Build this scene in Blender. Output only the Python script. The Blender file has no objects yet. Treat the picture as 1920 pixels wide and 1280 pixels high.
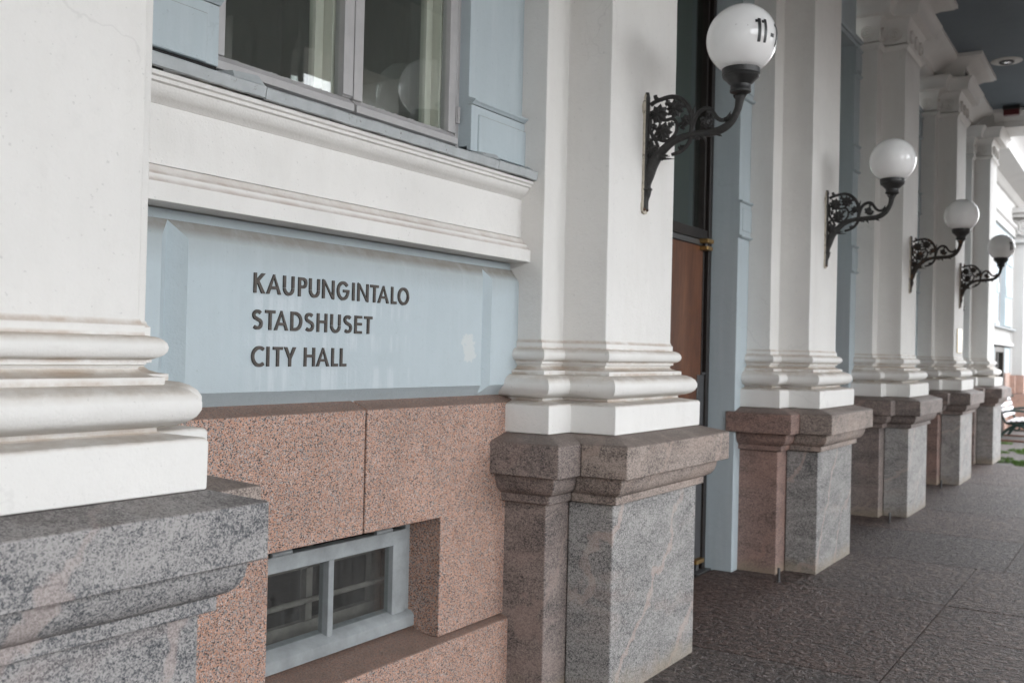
import bpy, bmesh, math, random
from mathutils import Vector, Matrix
random.seed(7)
R = math.radians
scene = bpy.context.scene
COL = scene.collection

# ------------------------------------------------------------------ camera
cam_d = bpy.data.cameras.new('camera')
cam = bpy.data.objects.new('camera', cam_d)
COL.objects.link(cam)
yaw, pit, rol = R(32.673), R(0.541), R(1.349)
fw = Vector((math.cos(yaw)*math.cos(pit), math.sin(yaw)*math.cos(pit), math.sin(pit)))
rt = Vector((math.sin(yaw), -math.cos(yaw), 0))
up = rt.cross(fw)
r2 = rt*math.cos(rol) + up*math.sin(rol)
u2 = up*math.cos(rol) - rt*math.sin(rol)
M = Matrix((r2, u2, -fw)).transposed().to_4x4()
M.translation = Vector((0, 0, 1.6))
cam.matrix_world = M
cam_d.sensor_width = 36.0
cam_d.lens = 36.0*1867/1920
cam_d.clip_start = 0.05
cam_d.clip_end = 2000
cam_d.dof.use_dof = True
cam_d.dof.focus_distance = 3.4
cam_d.dof.aperture_fstop = 4.0
scene.camera = cam

# ------------------------------------------------------------------ sky, sun, exposure
SUN_EL, SUN_AZ = 42.0, 70.0           # azimuth measured from +x towards +y: the sun stands behind the building, the front is in open shade
world = bpy.data.worlds.new('World')
scene.world = world
world.use_nodes = True
wn, wl = world.node_tree.nodes, world.node_tree.links
wn.clear()
wo = wn.new('ShaderNodeOutputWorld')
wb = wn.new('ShaderNodeBackground')
sky = wn.new('ShaderNodeTexSky')
sky.sky_type = 'NISHITA'
sky.sun_disc = False
sky.sun_elevation = R(SUN_EL)
sky.sun_rotation = R(90.0 - SUN_AZ)
sky.air_density = 1.0
sky.dust_density = 3.0
sky.ozone_density = 1.0
hs = wn.new('ShaderNodeHueSaturation')
hs.inputs['Saturation'].default_value = 0.13
wl.new(sky.outputs[0], hs.inputs['Color'])
wl.new(hs.outputs[0], wb.inputs['Color'])
wb.inputs['Strength'].default_value = 0.15
wl.new(wb.outputs[0], wo.inputs['Surface'])
sun_d = bpy.data.lights.new('sun', 'SUN')
sun_d.energy = 0.5
sun_d.angle = R(10)
sun_d.color = (1.0, 0.95, 0.88)
sun = bpy.data.objects.new('sun', sun_d)
COL.objects.link(sun)
sd = Vector((math.cos(R(SUN_AZ))*math.cos(R(SUN_EL)), math.sin(R(SUN_AZ))*math.cos(R(SUN_EL)), math.sin(R(SUN_EL))))
sun.rotation_euler = sd.to_track_quat('Z', 'Y').to_euler()
sun.location = sd*30
scene.view_settings.view_transform = 'Standard'
scene.view_settings.look = 'None'
scene.view_settings.gamma = 1.0
scene.view_settings.use_curve_mapping = False
scene.view_settings.exposure = 3.4
scene.render.engine = 'CYCLES'
scene.cycles.max_bounces = 10
scene.cycles.diffuse_bounces = 6

# ------------------------------------------------------------------ materials
def mat(name):
    m = bpy.data.materials.new(name)
    m.use_nodes = True
    nt = m.node_tree
    b = nt.nodes['Principled BSDF']
    return m, nt, b

def N(nt, t, **kw):
    n = nt.nodes.new(t)
    for k, v in kw.items():
        if k in n.inputs:
            n.inputs[k].default_value = v
        else:
            setattr(n, k, v)
    return n

def L(nt, a, b):
    nt.links.new(a, b)

def ramp(nt, fac, stops, interp='LINEAR'):
    r = nt.nodes.new('ShaderNodeValToRGB')
    r.color_ramp.interpolation = interp
    el = r.color_ramp.elements
    while len(el) < len(stops):
        el.new(0.5)
    for e, (p, c) in zip(el, stops):
        e.position = p
        e.color = (c[0], c[1], c[2], 1) if not isinstance(c, (int, float)) else (c, c, c, 1)
    L(nt, fac, r.inputs['Fac'])
    return r

def mixc(nt, fac, a, b, mode='MIX'):
    m = nt.nodes.new('ShaderNodeMix')
    m.data_type = 'RGBA'
    m.blend_type = mode
    for s, v in ((m.inputs[0], fac), (m.inputs[6], a), (m.inputs[7], b)):
        if hasattr(v, 'is_output'):
            L(nt, v, s)
        elif isinstance(v, (int, float)):
            s.default_value = v
        else:
            s.default_value = (v[0], v[1], v[2], 1)
    return m.outputs[2]

def mathn(nt, op, a, b=None, clamp=False):
    m = nt.nodes.new('ShaderNodeMath')
    m.operation = op
    m.use_clamp = clamp
    for s, v in ((m.inputs[0], a), (m.inputs[1], b)):
        if v is None:
            continue
        if hasattr(v, 'is_output'):
            L(nt, v, s)
        else:
            s.default_value = v
    return m.outputs[0]

def coords(nt, scale=(1, 1, 1), jitter=True):
    """World position, shifted by a per-object random so that neighbouring pieces differ."""
    g = nt.nodes.new('ShaderNodeNewGeometry')
    mp = nt.nodes.new('ShaderNodeMapping')
    mp.inputs['Scale'].default_value = scale
    L(nt, g.outputs['Position'], mp.inputs['Vector'])
    if jitter:
        oi = nt.nodes.new('ShaderNodeObjectInfo')
        v = nt.nodes.new('ShaderNodeVectorMath')
        v.operation = 'SCALE'
        v.inputs[0].default_value = (37.0, 61.0, 23.0)
        L(nt, oi.outputs['Random'], v.inputs['Scale'])
        L(nt, v.outputs[0], mp.inputs['Location'])
    return mp.outputs[0], g

def noise(nt, vec, scale, detail=4, rough=0.55, dist=0.0):
    n = N(nt, 'ShaderNodeTexNoise', Scale=scale, Detail=detail, Roughness=rough, Distortion=dist)
    L(nt, vec, n.inputs['Vector'])
    return n.outputs['Fac']

def bump(nt, b, h, strength=0.3, dist=0.01, prev=None):
    bp = N(nt, 'ShaderNodeBump', Strength=strength, Distance=dist)
    L(nt, h, bp.inputs['Height'])
    if prev is not None:
        L(nt, prev, bp.inputs['Normal'])
    L(nt, bp.outputs[0], b.inputs['Normal'])
    return bp.outputs[0]

def upward(nt, g, lo=0.25, hi=0.8):
    s = nt.nodes.new('ShaderNodeSeparateXYZ')
    L(nt, g.outputs['Normal'], s.inputs[0])
    mr = N(nt, 'ShaderNodeMapRange')
    mr.inputs[1].default_value = lo
    mr.inputs[2].default_value = hi
    L(nt, s.outputs['Z'], mr.inputs[0])
    return mr.outputs[0]

def plaster(name, base, dirt, dirt_amt=0.8, rough=0.75, bs=0.25, streak=0.0, streak_col=None, lo=0.25, hi=0.8, even=0.35, crack=0.2):
    m, nt, b = mat(name)
    v, g = coords(nt, jitter=False)
    big = noise(nt, v, 1.7, 5, 0.6)
    c = mixc(nt, ramp(nt, big, [(0.35, 0), (0.7, 1)]).outputs[0], [x*0.955 for x in base], [min(1, x*1.03) for x in base])
    fine = noise(nt, v, 24, 5, 0.65)
    c = mixc(nt, mathn(nt, 'MULTIPLY', ramp(nt, fine, [(0.55, 0), (0.75, 1)]).outputs[0], 0.25), c, [x*0.86 for x in base])
    # settled grime on top of ledges
    u = upward(nt, g, lo, hi)
    gr = ramp(nt, noise(nt, v, 9, 5, 0.7), [(0.32, even), (0.62, 1)]).outputs[0]
    c = mixc(nt, mathn(nt, 'MULTIPLY', mathn(nt, 'MULTIPLY', u, gr), dirt_amt), c, dirt)
    # hairline cracks in places
    vd = nt.nodes.new('ShaderNodeVectorMath')
    vd.operation = 'ADD'
    nv = N(nt, 'ShaderNodeTexNoise', Scale=6.0, Detail=4.0)
    L(nt, v, nv.inputs['Vector'])
    ms = nt.nodes.new('ShaderNodeVectorMath')
    ms.operation = 'SCALE'
    ms.inputs['Scale'].default_value = 0.22
    L(nt, nv.outputs['Color'], ms.inputs[0])
    L(nt, v, vd.inputs[0])
    L(nt, ms.outputs[0], vd.inputs[1])
    vc = N(nt, 'ShaderNodeTexVoronoi', Scale=1.9, feature='DISTANCE_TO_EDGE')
    L(nt, vd.outputs[0], vc.inputs['Vector'])
    ck = ramp(nt, vc.outputs['Distance'], [(0.0025, 1), (0.008, 0)]).outputs[0]
    ckm = ramp(nt, noise(nt, v, 1.4, 3, 0.5), [(0.52, 0), (0.60, 1)]).outputs[0]
    c = mixc(nt, mathn(nt, 'MULTIPLY', mathn(nt, 'MULTIPLY', ck, ckm), crack), c, [x*0.55 for x in base])
    # broad weathering, drawn out downwards
    vw, _ = coords(nt, (5.0, 5.0, 0.7), jitter=False)
    wz = ramp(nt, noise(nt, vw, 1.0, 6, 0.65), [(0.50, 0), (0.75, 1)]).outputs[0]
    c = mixc(nt, mathn(nt, 'MULTIPLY', wz, 0.22), c, [base[0]*0.78, base[1]*0.76, base[2]*0.73])
    # little dark flecks
    fl = ramp(nt, noise(nt, v, 75, 2, 0.5), [(0.70, 0), (0.74, 1)]).outputs[0]
    c = mixc(nt, mathn(nt, 'MULTIPLY', fl, 0.3), c, [x*0.5 for x in base])
    if streak:
        v2, _ = coords(nt, (22, 22, 1.4), jitter=False)
        st = ramp(nt, noise(nt, v2, 1.0, 4, 0.6), [(0.5, 0), (0.72, 1)]).outputs[0]
        c = mixc(nt, mathn(nt, 'MULTIPLY', st, streak), c, streak_col)
    L(nt, c, b.inputs['Base Color'])
    b.inputs['Roughness'].default_value = rough
    b.inputs['Specular IOR Level'].default_value = 0.35
    h1 = noise(nt, v, 120, 3, 0.6)
    h2 = noise(nt, v, 14, 4, 0.6)
    n1 = bump(nt, b, h2, bs*1.2, 0.012)
    bump(nt, b, h1, bs*1.8, 0.003, n1)
    return m

M_WHITE = plaster('white_plaster', (0.755, 0.742, 0.717), (0.42, 0.36, 0.30))
def base_plaster():
    m = plaster('white_moulding_plaster', (0.755, 0.742, 0.717), (0.42, 0.36, 0.30))
    nt = m.node_tree
    b = nt.nodes['Principled BSDF']
    src = b.inputs['Base Color'].links[0].from_socket
    v, g = coords(nt, jitter=False)
    sx = nt.nodes.new('ShaderNodeSeparateXYZ')
    L(nt, g.outputs['Position'], sx.inputs[0])
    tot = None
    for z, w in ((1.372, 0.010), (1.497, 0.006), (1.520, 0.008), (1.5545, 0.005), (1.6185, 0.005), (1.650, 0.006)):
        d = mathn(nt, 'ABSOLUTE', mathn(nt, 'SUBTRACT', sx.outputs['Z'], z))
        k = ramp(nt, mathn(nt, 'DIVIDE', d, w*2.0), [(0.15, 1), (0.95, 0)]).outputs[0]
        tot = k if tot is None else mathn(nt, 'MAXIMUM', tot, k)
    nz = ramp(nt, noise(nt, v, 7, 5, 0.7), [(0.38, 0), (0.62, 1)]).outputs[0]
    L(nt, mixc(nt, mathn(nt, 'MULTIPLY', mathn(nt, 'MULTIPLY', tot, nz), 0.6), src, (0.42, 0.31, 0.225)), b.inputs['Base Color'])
    return m
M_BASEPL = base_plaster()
M_BLUE = plaster('blue_plaster', (0.445, 0.51, 0.54), (0.235, 0.222, 0.20), 1.0, streak=0.25, streak_col=(0.56, 0.605, 0.63), lo=0.3, hi=0.5, even=0.8, crack=0.2)
def sign_plaster():
    m = plaster('blue_sign_plaster', (0.445, 0.51, 0.54), (0.225, 0.212, 0.19), 1.0, streak=0.15, streak_col=(0.56, 0.605, 0.63), lo=0.3, hi=0.5, even=0.85, crack=0.12)
    nt = m.node_tree
    b = nt.nodes['Principled BSDF']
    c = b.inputs['Base Color'].links[0].from_socket
    v, g = coords(nt, jitter=False)
    sx = nt.nodes.new('ShaderNodeSeparateXYZ')
    L(nt, g.outputs['Position'], sx.inputs[0])
    # run-off below the three lines of metal letters
    v2, _ = coords(nt, (34, 1, 2.2), jitter=False)
    dr = ramp(nt, noise(nt, v2, 1.0, 3, 0.55), [(0.46, 0), (0.60, 1)]).outputs[0]
    def win_(sock, a, b_, soft):
        lo = nt.nodes.new('ShaderNodeMapRange'); lo.inputs[1].default_value = a-soft; lo.inputs[2].default_value = a+soft
        hi = nt.nodes.new('ShaderNodeMapRange'); hi.inputs[1].default_value = b_-soft; hi.inputs[2].default_value = b_+soft
        L(nt, sock, lo.inputs[0]); L(nt, sock, hi.inputs[0])
        return mathn(nt, 'SUBTRACT', lo.outputs[0], hi.outputs[0], True)
    wx = win_(sx.outputs['X'], 2.33, 3.20, 0.03)
    wz = None
    for top, ln in ((1.770, 0.055), (1.648, 0.060), (1.522, 0.080)):
        k = win_(sx.outputs['Z'], top-ln, top, 0.012)
        wz = k if wz is None else mathn(nt, 'MAXIMUM', wz, k)
    f = mathn(nt, 'MULTIPLY', mathn(nt, 'MULTIPLY', wx, wz), dr)
    c = mixc(nt, mathn(nt, 'MULTIPLY', f, 0.42), c, (0.60, 0.64, 0.665))
    # worn pale patch near the right end
    ox = mathn(nt, 'DIVIDE', mathn(nt, 'SUBTRACT', sx.outputs['X'], 3.62), 0.062)
    oz = mathn(nt, 'DIVIDE', mathn(nt, 'SUBTRACT', sx.outputs['Z'], 1.605), 0.072)
    dd = mathn(nt, 'ADD', mathn(nt, 'MULTIPLY', ox, ox), mathn(nt, 'MULTIPLY', oz, oz))
    dd = mathn(nt, 'ADD', dd, mathn(nt, 'MULTIPLY', mathn(nt, 'SUBTRACT', noise(nt, v, 22, 4, 0.6), 0.5), 3.2))
    pk = ramp(nt, dd, [(0.55, 1), (0.75, 0)]).outputs[0]
    c = mixc(nt, mathn(nt, 'MULTIPLY', pk, 0.55), c, (0.62, 0.625, 0.60))
    L(nt, c, b.inputs['Base Color'])
    return m
M_SIGN = sign_plaster()
M_WHITE_DIM = plaster('dimmed_white_plaster', (0.50, 0.49, 0.475), (0.38, 0.34, 0.31), 0.5)  # same white paint, darkened in colour to hold down the wing's open-sky light
M_BLUE_IN = plaster('blue_grey_soffit_paint', (0.175, 0.208, 0.235), (0.25, 0.25, 0.25), 0.2)
M_BAND = plaster('white_band_plaster', (0.755, 0.742, 0.717), (0.50, 0.43, 0.385), 1.0)

def rusty(base, edge):
    return base

def granite_pink():
    m, nt, b = mat('pink_granite')
    v, g = coords(nt)
    vo = N(nt, 'ShaderNodeTexVoronoi', Scale=300.0)
    L(nt, v, vo.inputs['Vector'])
    sp = nt.nodes.new('ShaderNodeSeparateColor')
    L(nt, vo.outputs['Color'], sp.inputs[0])
    c = ramp(nt, sp.outputs[0], [(0.0, (0.02, 0.02, 0.022)), (0.11, (0.14, 0.12, 0.115)), (0.25, (0.33, 0.30, 0.285)), (0.46, (0.47, 0.255, 0.175)),
                                 (0.78, (0.55, 0.315, 0.225)), (0.93, (0.60, 0.48, 0.42))], 'CONSTANT').outputs[0]
    big = ramp(nt, noise(nt, v, 3.0, 5, 0.6), [(0.3, 0.82), (0.7, 1.08)]).outputs[0]
    c = mixc(nt, 1.0, c, big, 'MULTIPLY')
    gr = ramp(nt, noise(nt, v, 12, 4, 0.6), [(0.2, 0.6), (0.7, 1)]).outputs[0]
    c = mixc(nt, mathn(nt, 'MULTIPLY', mathn(nt, 'MULTIPLY', upward(nt, g, 0.2, 0.7), gr), 0.85), c, (0.16, 0.11, 0.088))
    st = ramp(nt, noise(nt, v, 5.5, 3, 0.6, 0.4), [(0.68, 0), (0.75, 1)]).outputs[0]
    c = mixc(nt, mathn(nt, 'MULTIPLY', st, 0.5), c, (0.20, 0.10, 0.075))
    L(nt, c, b.inputs['Base Color'])
    b.inputs['Roughness'].default_value = 0.62
    bump(nt, b, noise(nt, v, 140, 3, 0.6), 0.35, 0.003)
    return m
M_PINK = granite_pink()

def gneiss(name, dark, mid, light, vein, vein_lo=0.56, grime=0.6, clw=0.8, cloudw=0.35):
    m, nt, b = mat(name)
    v, g = coords(nt)
    mp = nt.nodes.new('ShaderNodeMapping')
    mp.inputs['Rotation'].default_value = (0.5, 0.75, 0.4)
    mp.inputs['Scale'].default_value = (1.0, 1.0, 2.6)
    L(nt, v, mp.inputs['Vector'])
    vv = mp.outputs[0]
    cl = noise(nt, vv, 2.6, 6, 0.62, 1.2)
    g1 = N(nt, 'ShaderNodeTexVoronoi', Scale=270.0)
    L(nt, v, g1.inputs['Vector'])
    sp = nt.nodes.new('ShaderNodeSeparateColor')
    L(nt, g1.outputs['Color'], sp.inputs[0])
    mottled = noise(nt, vv, 26, 5, 0.7, 0.5)
    g2 = N(nt, 'ShaderNodeTexVoronoi', Scale=130.0)
    L(nt, v, g2.inputs['Vector'])
    sp2 = nt.nodes.new('ShaderNodeSeparateColor')
    L(nt, g2.outputs['Color'], sp2.inputs[0])
    f = mathn(nt, 'ADD', mathn(nt, 'MULTIPLY', sp.outputs[0], 0.55), mathn(nt, 'MULTIPLY', mottled, 0.50))
    f = mathn(nt, 'ADD', f, mathn(nt, 'MULTIPLY', mathn(nt, 'SUBTRACT', sp2.outputs[1], 0.06), 0.26))
    f = mathn(nt, 'ADD', f, mathn(nt, 'MULTIPLY', mathn(nt, 'SUBTRACT', cl, 0.5), clw))
    c = ramp(nt, f, [(0.28, dark), (0.52, mid), (0.74, light), (0.95, [min(1, x*1.25) for x in light])]).outputs[0]
    # pink veins and clouds
    vx = nt.nodes.new('ShaderNodeSeparateXYZ')
    L(nt, v, vx.inputs[0])
    vs_ = mathn(nt, 'ADD', mathn(nt, 'MULTIPLY', vx.outputs['X'], -0.95), mathn(nt, 'MULTIPLY', vx.outputs['Y'], 0.55))
    vs_ = mathn(nt, 'ADD', vs_, mathn(nt, 'MULTIPLY', vx.outputs['Z'], 0.75))
    vs_ = mathn(nt, 'ADD', mathn(nt, 'MULTIPLY', vs_, 1.7), mathn(nt, 'MULTIPLY', noise(nt, v, 2.2, 4, 0.6), 1.1))
    band = mathn(nt, 'ABSOLUTE', mathn(nt, 'SUBTRACT', mathn(nt, 'FRACT', vs_), 0.5))
    wid = mathn(nt, 'MULTIPLY', noise(nt, v, 3.1, 3, 0.5), 0.055)
    thin = ramp(nt, mathn(nt, 'SUBTRACT', band, wid), [(0.0, 1), (0.022, 0)]).outputs[0]
    thin = mathn(nt, 'MULTIPLY', thin, ramp(nt, noise(nt, v, 1.3, 2, 0.5), [(0.34, 0), (0.50, 1)]).outputs[0])
    cloud = ramp(nt, noise(nt, vv, 1.9, 4, 0.55, 0.8), [(vein_lo, 0), (vein_lo+0.14, 1)]).outputs[0]
    vf = mathn(nt, 'MAXIMUM', mathn(nt, 'MULTIPLY', thin, 0.55), mathn(nt, 'MULTIPLY', cloud, cloudw))
    pink = mixc(nt, 0.82, c, [x*1.12 for x in vein])
    c = mixc(nt, vf, c, pink)
    gr = ramp(nt, noise(nt, v, 10, 4, 0.6), [(0.25, 0.45), (0.65, 1)]).outputs[0]
    c = mixc(nt, mathn(nt, 'MULTIPLY', mathn(nt, 'MULTIPLY', upward(nt, g, 0.3, 0.75), gr), grime), c, (0.135, 0.105, 0.09))
    # ochre splash stain along the foot
    sx = nt.nodes.new('ShaderNodeSeparateXYZ')
    L(nt, g.outputs['Position'], sx.inputs[0])
    zz = mathn(nt, 'ADD', sx.outputs['Z'], mathn(nt, 'MULTIPLY', mathn(nt, 'SUBTRACT', noise(nt, v, 7, 4, 0.6), 0.5), 0.22))
    ft = ramp(nt, zz, [(0.02, 1), (0.11, 0)]).outputs[0]
    c = mixc(nt, mathn(nt, 'MULTIPLY', ft, 0.55), c, (0.30, 0.245, 0.175))
    L(nt, c, b.inputs['Base Color'])
    b.inputs['Roughness'].default_value = 0.68
    n1 = bump(nt, b, noise(nt, v, 60, 4, 0.65), 0.45, 0.006)
    bump(nt, b, noise(nt, v, 260, 2, 0.6), 0.3, 0.002, n1)
    return m
M_GN_GREY = gneiss('grey_gneiss', (0.05, 0.052, 0.056), (0.19, 0.186, 0.182), (0.345, 0.332, 0.32), (0.47, 0.355, 0.31), clw=0.75, cloudw=0.25)
M_GN_BLUE = gneiss('blue_grey_gneiss', (0.045, 0.049, 0.057), (0.14, 0.142, 0.148), (0.30, 0.288, 0.282), (0.40, 0.325, 0.30), 0.58, 0.5, clw=0.95, cloudw=0.35)
M_GN_BROWN = gneiss('brown_gneiss', (0.05, 0.045, 0.046), (0.145, 0.122, 0.114), (0.27, 0.222, 0.20), (0.33, 0.25, 0.22), 0.54, 0.8)
M_GN_CAP = gneiss('rose_brown_gneiss', (0.06, 0.05, 0.05), (0.195, 0.158, 0.137), (0.335, 0.276, 0.242), (0.40, 0.30, 0.25), 0.52, 0.85)
M_GN_RED = gneiss('red_gneiss', (0.06, 0.045, 0.043), (0.185, 0.125, 0.108), (0.30, 0.205, 0.175), (0.36, 0.215, 0.17), 0.5, 0.85)
M_GN_PALE = gneiss('pale_gneiss', (0.08, 0.082, 0.085), (0.25, 0.243, 0.236), (0.39, 0.375, 0.36), (0.48, 0.38, 0.34), 0.55)

def floor_mat():
    m, nt, b = mat('bush_hammered_paving')
    v, g = coords(nt)
    oi = nt.nodes.new('ShaderNodeObjectInfo')
    f1 = noise(nt, v, 25, 3, 0.68, 0.8)
    c = ramp(nt, f1, [(0.30, (0.017, 0.0115, 0.0095)), (0.47, (0.066, 0.047, 0.040)), (0.62, (0.150, 0.110, 0.096)), (0.76, (0.25, 0.193, 0.172))]).outputs[0]
    big = ramp(nt, noise(nt, v, 1.3, 5, 0.6), [(0.3, 0.78), (0.7, 1.18)]).outputs[0]
    c = mixc(nt, 1.0, c, big, 'MULTIPLY')
    tint = ramp(nt, oi.outputs['Random'], [(0.0, (1.06, 0.96, 0.92)), (0.5, (1.0, 1.0, 1.0)), (1.0, (0.90, 0.95, 0.98))]).outputs[0]
    c = mixc(nt, 1.0, c, tint, 'MULTIPLY')
    st = ramp(nt, noise(nt, v, 2.2, 3, 0.6, 0.5), [(0.66, 0), (0.76, 1)]).outputs[0]
    c = mixc(nt, mathn(nt, 'MULTIPLY', st, 0.5), c, (0.06, 0.045, 0.04))
    L(nt, c, b.inputs['Base Color'])
    b.inputs['Roughness'].default_value = 0.6
    n1 = bump(nt, b, f1, 1.0, 0.055)
    bump(nt, b, noise(nt, v, 150, 3, 0.6), 0.5, 0.004, n1)
    return m
M_FLOOR = floor_mat()

def simple(name, col, rough=0.5, metal=0.0, var=0.15, scale=20, bs=0.1, spec=0.5, spots=None):
    m, nt, b = mat(name)
    v, g = coords(nt)
    n = noise(nt, v, scale, 5, 0.65)
    c = mixc(nt, ramp(nt, n, [(0.3, 0), (0.7, 1)]).outputs[0], [x*(1-var) for x in col], [min(1, x*(1+var)) for x in col])
    if spots:
        sc, lo, colr, amt = spots
        s = ramp(nt, noise(nt, v, sc, 4, 0.65), [(lo, 0), (lo+0.07, 1)]).outputs[0]
        c = mixc(nt, mathn(nt, 'MULTIPLY', s, amt), c, colr)
    L(nt, c, b.inputs['Base Color'])
    b.inputs['Roughness'].default_value = rough
    b.inputs['Metallic'].default_value = metal
    b.inputs['Specular IOR Level'].default_value = spec
    if bs:
        bump(nt, b, noise(nt, v, scale*6, 3, 0.6), bs, 0.003)
    return m
M_MORTAR = simple('floor_mortar', (0.10, 0.06, 0.045), 0.9, scale=30)
M_COBBLE_SAND = None
M_ZINC = simple('painted_zinc_sheet', (0.40, 0.425, 0.435), 0.5, 0.0, 0.12, 12, 0.12, spots=(38, 0.64, (0.12, 0.10, 0.085), 0.8))
M_SASH = simple('grey_window_paint', (0.40, 0.39, 0.39), 0.45, 0, 0.07, 14, 0.1)
M_SASH_BLUE = simple('pale_blue_grey_window_paint', (0.265, 0.283, 0.288), 0.6, 0, 0.22, 9, 0.15, spots=(24, 0.66, (0.25, 0.24, 0.22), 0.6))
M_CREAM = simple('cream_lining_paint', (0.68, 0.66, 0.59), 0.55, 0, 0.04, 8, 0.05)
M_INNER = simple('aged_inner_sash_wood', (0.20, 0.18, 0.155), 0.7, 0, 0.25, 18, 0.2)
M_IRON = simple('cast_iron', (0.034, 0.033, 0.032), 0.55, 0.25, 0.35, 40, 0.5, spots=(30, 0.62, (0.10, 0.095, 0.09), 0.5))
M_IRON_RUST = simple('rusty_cast_iron', (0.032, 0.026, 0.022), 0.65, 0.2, 0.4, 40, 0.5, spots=(14, 0.56, (0.13, 0.06, 0.028), 0.8))
M_RUST = simple('rusty_bolt', (0.10, 0.055, 0.035), 0.8, 0.2, 0.3, 60, 0.3)
M_FITTER = simple('dark_grey_fitter', (0.030, 0.030, 0.030), 0.42, 0.1, 0.2, 30, 0.1)
M_BACKPLATE = simple('plate_with_old_paint', (0.50, 0.45, 0.37), 0.7, 0, 0.2, 30, 0.3, spots=(22, 0.58, (0.13, 0.11, 0.09), 0.8))
M_LETTER = simple('dark_bronze_lettering', (0.072, 0.061, 0.053), 0.5, 0.35, 0.3, 60, 0.2)
M_BLACK = simple('black_print', (0.02, 0.02, 0.022), 0.4, 0, 0.1)
M_DARKFRAME = simple('dark_bronze_door_frame', (0.022, 0.017, 0.015), 0.35, 0.1, 0.3, 15, 0.05)
M_STEEL = simple('dull_steel_kickplate', (0.11, 0.11, 0.112), 0.45, 0.5, 0.15, 12, 0.1)
M_BRASS = simple('brass', (0.46, 0.29, 0.11), 0.35, 0.8, 0.2, 30, 0.1)
M_GREENIRON = simple('dark_green_bench_iron', (0.012, 0.035, 0.030), 0.45, 0.1, 0.3, 30, 0.1)
M_SLAT = simple('white_bench_slats', (0.72, 0.70, 0.72), 0.6, 0, 0.05, 12, 0.1)
M_RUNNER = simple('brown_bench_runner', (0.12, 0.055, 0.035), 0.7, 0, 0.3, 15, 0.2)
M_ROOM = simple('dim_interior_wall', (0.24, 0.26, 0.235), 0.9, 0, 0.1, 1.2, 0)
M_LOBBY = simple('pale_lobby_wall', (0.52, 0.56, 0.51), 0.9, 0, 0.1, 1.2, 0)
M_ROOM_DARK = simple('dark_interior_shelf', (0.09, 0.08, 0.07), 0.9, 0, 0.2, 3, 0)
M_RED = simple('red_plastic', (0.10, 0.014, 0.014), 0.4)
M_DARKPL = simple('dark_plastic', (0.02, 0.02, 0.02), 0.4)
M_PLAQUE = simple('polished_metal_plaque', (0.62, 0.55, 0.42), 0.25, 0.85, 0.1, 20, 0.05)
M_WPAINT = simple('white_ceiling_fitting', (0.62, 0.61, 0.58), 0.5)
M_GAPFILL = simple('black_gap_fill', (0.014, 0.014, 0.014), 0.95, 0, 0.3, 40, 0.3)  # near-black fill for the gap under the blue blocks
M_PEEL = simple('bare_pale_plaster_patch', (0.53, 0.545, 0.54), 0.85, 0, 0.05, 30, 0.2)
M_CHROME = simple('silvered_reflector', (0.7, 0.7, 0.7), 0.2, 1.0, 0.02)

def wood():
    m, nt, b = mat('brown_door_veneer')
    v, g = coords(nt, (1, 1, 0.16))
    n = noise(nt, v, 34, 6, 0.65, 0.6)
    n2 = noise(nt, v, 7, 4, 0.6, 0.3)
    f = mathn(nt, 'ADD', mathn(nt, 'MULTIPLY', n, 0.5), mathn(nt, 'MULTIPLY', n2, 0.5))
    c = ramp(nt, f, [(0.34, (0.052, 0.017, 0.008)), (0.5, (0.112, 0.040, 0.017)), (0.66, (0.185, 0.074, 0.033))]).outputs[0]
    L(nt, c, b.inputs['Base Color'])
    b.inputs['Roughness'].default_value = 0.4
    bump(nt, b, n, 0.06, 0.002)
    return m
M_WOOD = wood()

def glass_mat(name, tint=(0.93, 0.955, 0.94), dirt=0.02):
    m = bpy.data.materials.new(name)
    m.use_nodes = True
    nt = m.node_tree
    nt.nodes.clear()
    o = nt.nodes.new('ShaderNodeOutputMaterial')
    tr = N(nt, 'ShaderNodeBsdfTransparent', Color=(*tint, 1))
    gl = N(nt, 'ShaderNodeBsdfGlossy', Roughness=0.004, Color=(1, 1, 1, 1))
    fr = N(nt, 'ShaderNodeFresnel', IOR=1.52)
    mx = nt.nodes.new('ShaderNodeMixShader')
    # leaving the sheet through its back face must not count as total reflection
    gb = nt.nodes.new('ShaderNodeNewGeometry')
    mr = N(nt, 'ShaderNodeMapRange')
    mr.inputs[3].default_value = 1.52
    mr.inputs[4].default_value = 1/1.52
    L(nt, gb.outputs['Backfacing'], mr.inputs[0])
    L(nt, mr.outputs[0], fr.inputs['IOR'])
    k = mathn(nt, 'MULTIPLY', fr.outputs[0], 1.3, True)
    L(nt, k, mx.inputs[0])
    L(nt, tr.outputs[0], mx.inputs[1])
    L(nt, gl.outputs[0], mx.inputs[2])
    v, g = coords(nt, jitter=False)
    d = N(nt, 'ShaderNodeBsdfDiffuse', Color=(0.5, 0.5, 0.48, 1))
    mx2 = nt.nodes.new('ShaderNodeMixShader')
    v2, _ = coords(nt, (40, 40, 4), jitter=False)
    sm = ramp(nt, noise(nt, v2, 1, 4, 0.6), [(0.35, 0.3), (0.75, 1.6)]).outputs[0]
    sp = ramp(nt, noise(nt, v, 130, 2, 0.5), [(0.72, 0), (0.75, 6)]).outputs[0]
    L(nt, mathn(nt, 'MULTIPLY', mathn(nt, 'ADD', sm, sp), dirt, True), mx2.inputs[0])
    L(nt, mx.outputs[0], mx2.inputs[1])
    L(nt, d.outputs[0], mx2.inputs[2])
    L(nt, mx2.outputs[0], o.inputs['Surface'])
    return m
M_GLASS = glass_mat('window_glass')
M_GLASS_DIRTY = glass_mat('dusty_basement_glass', (0.85, 0.87, 0.87), 0.035)
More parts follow.
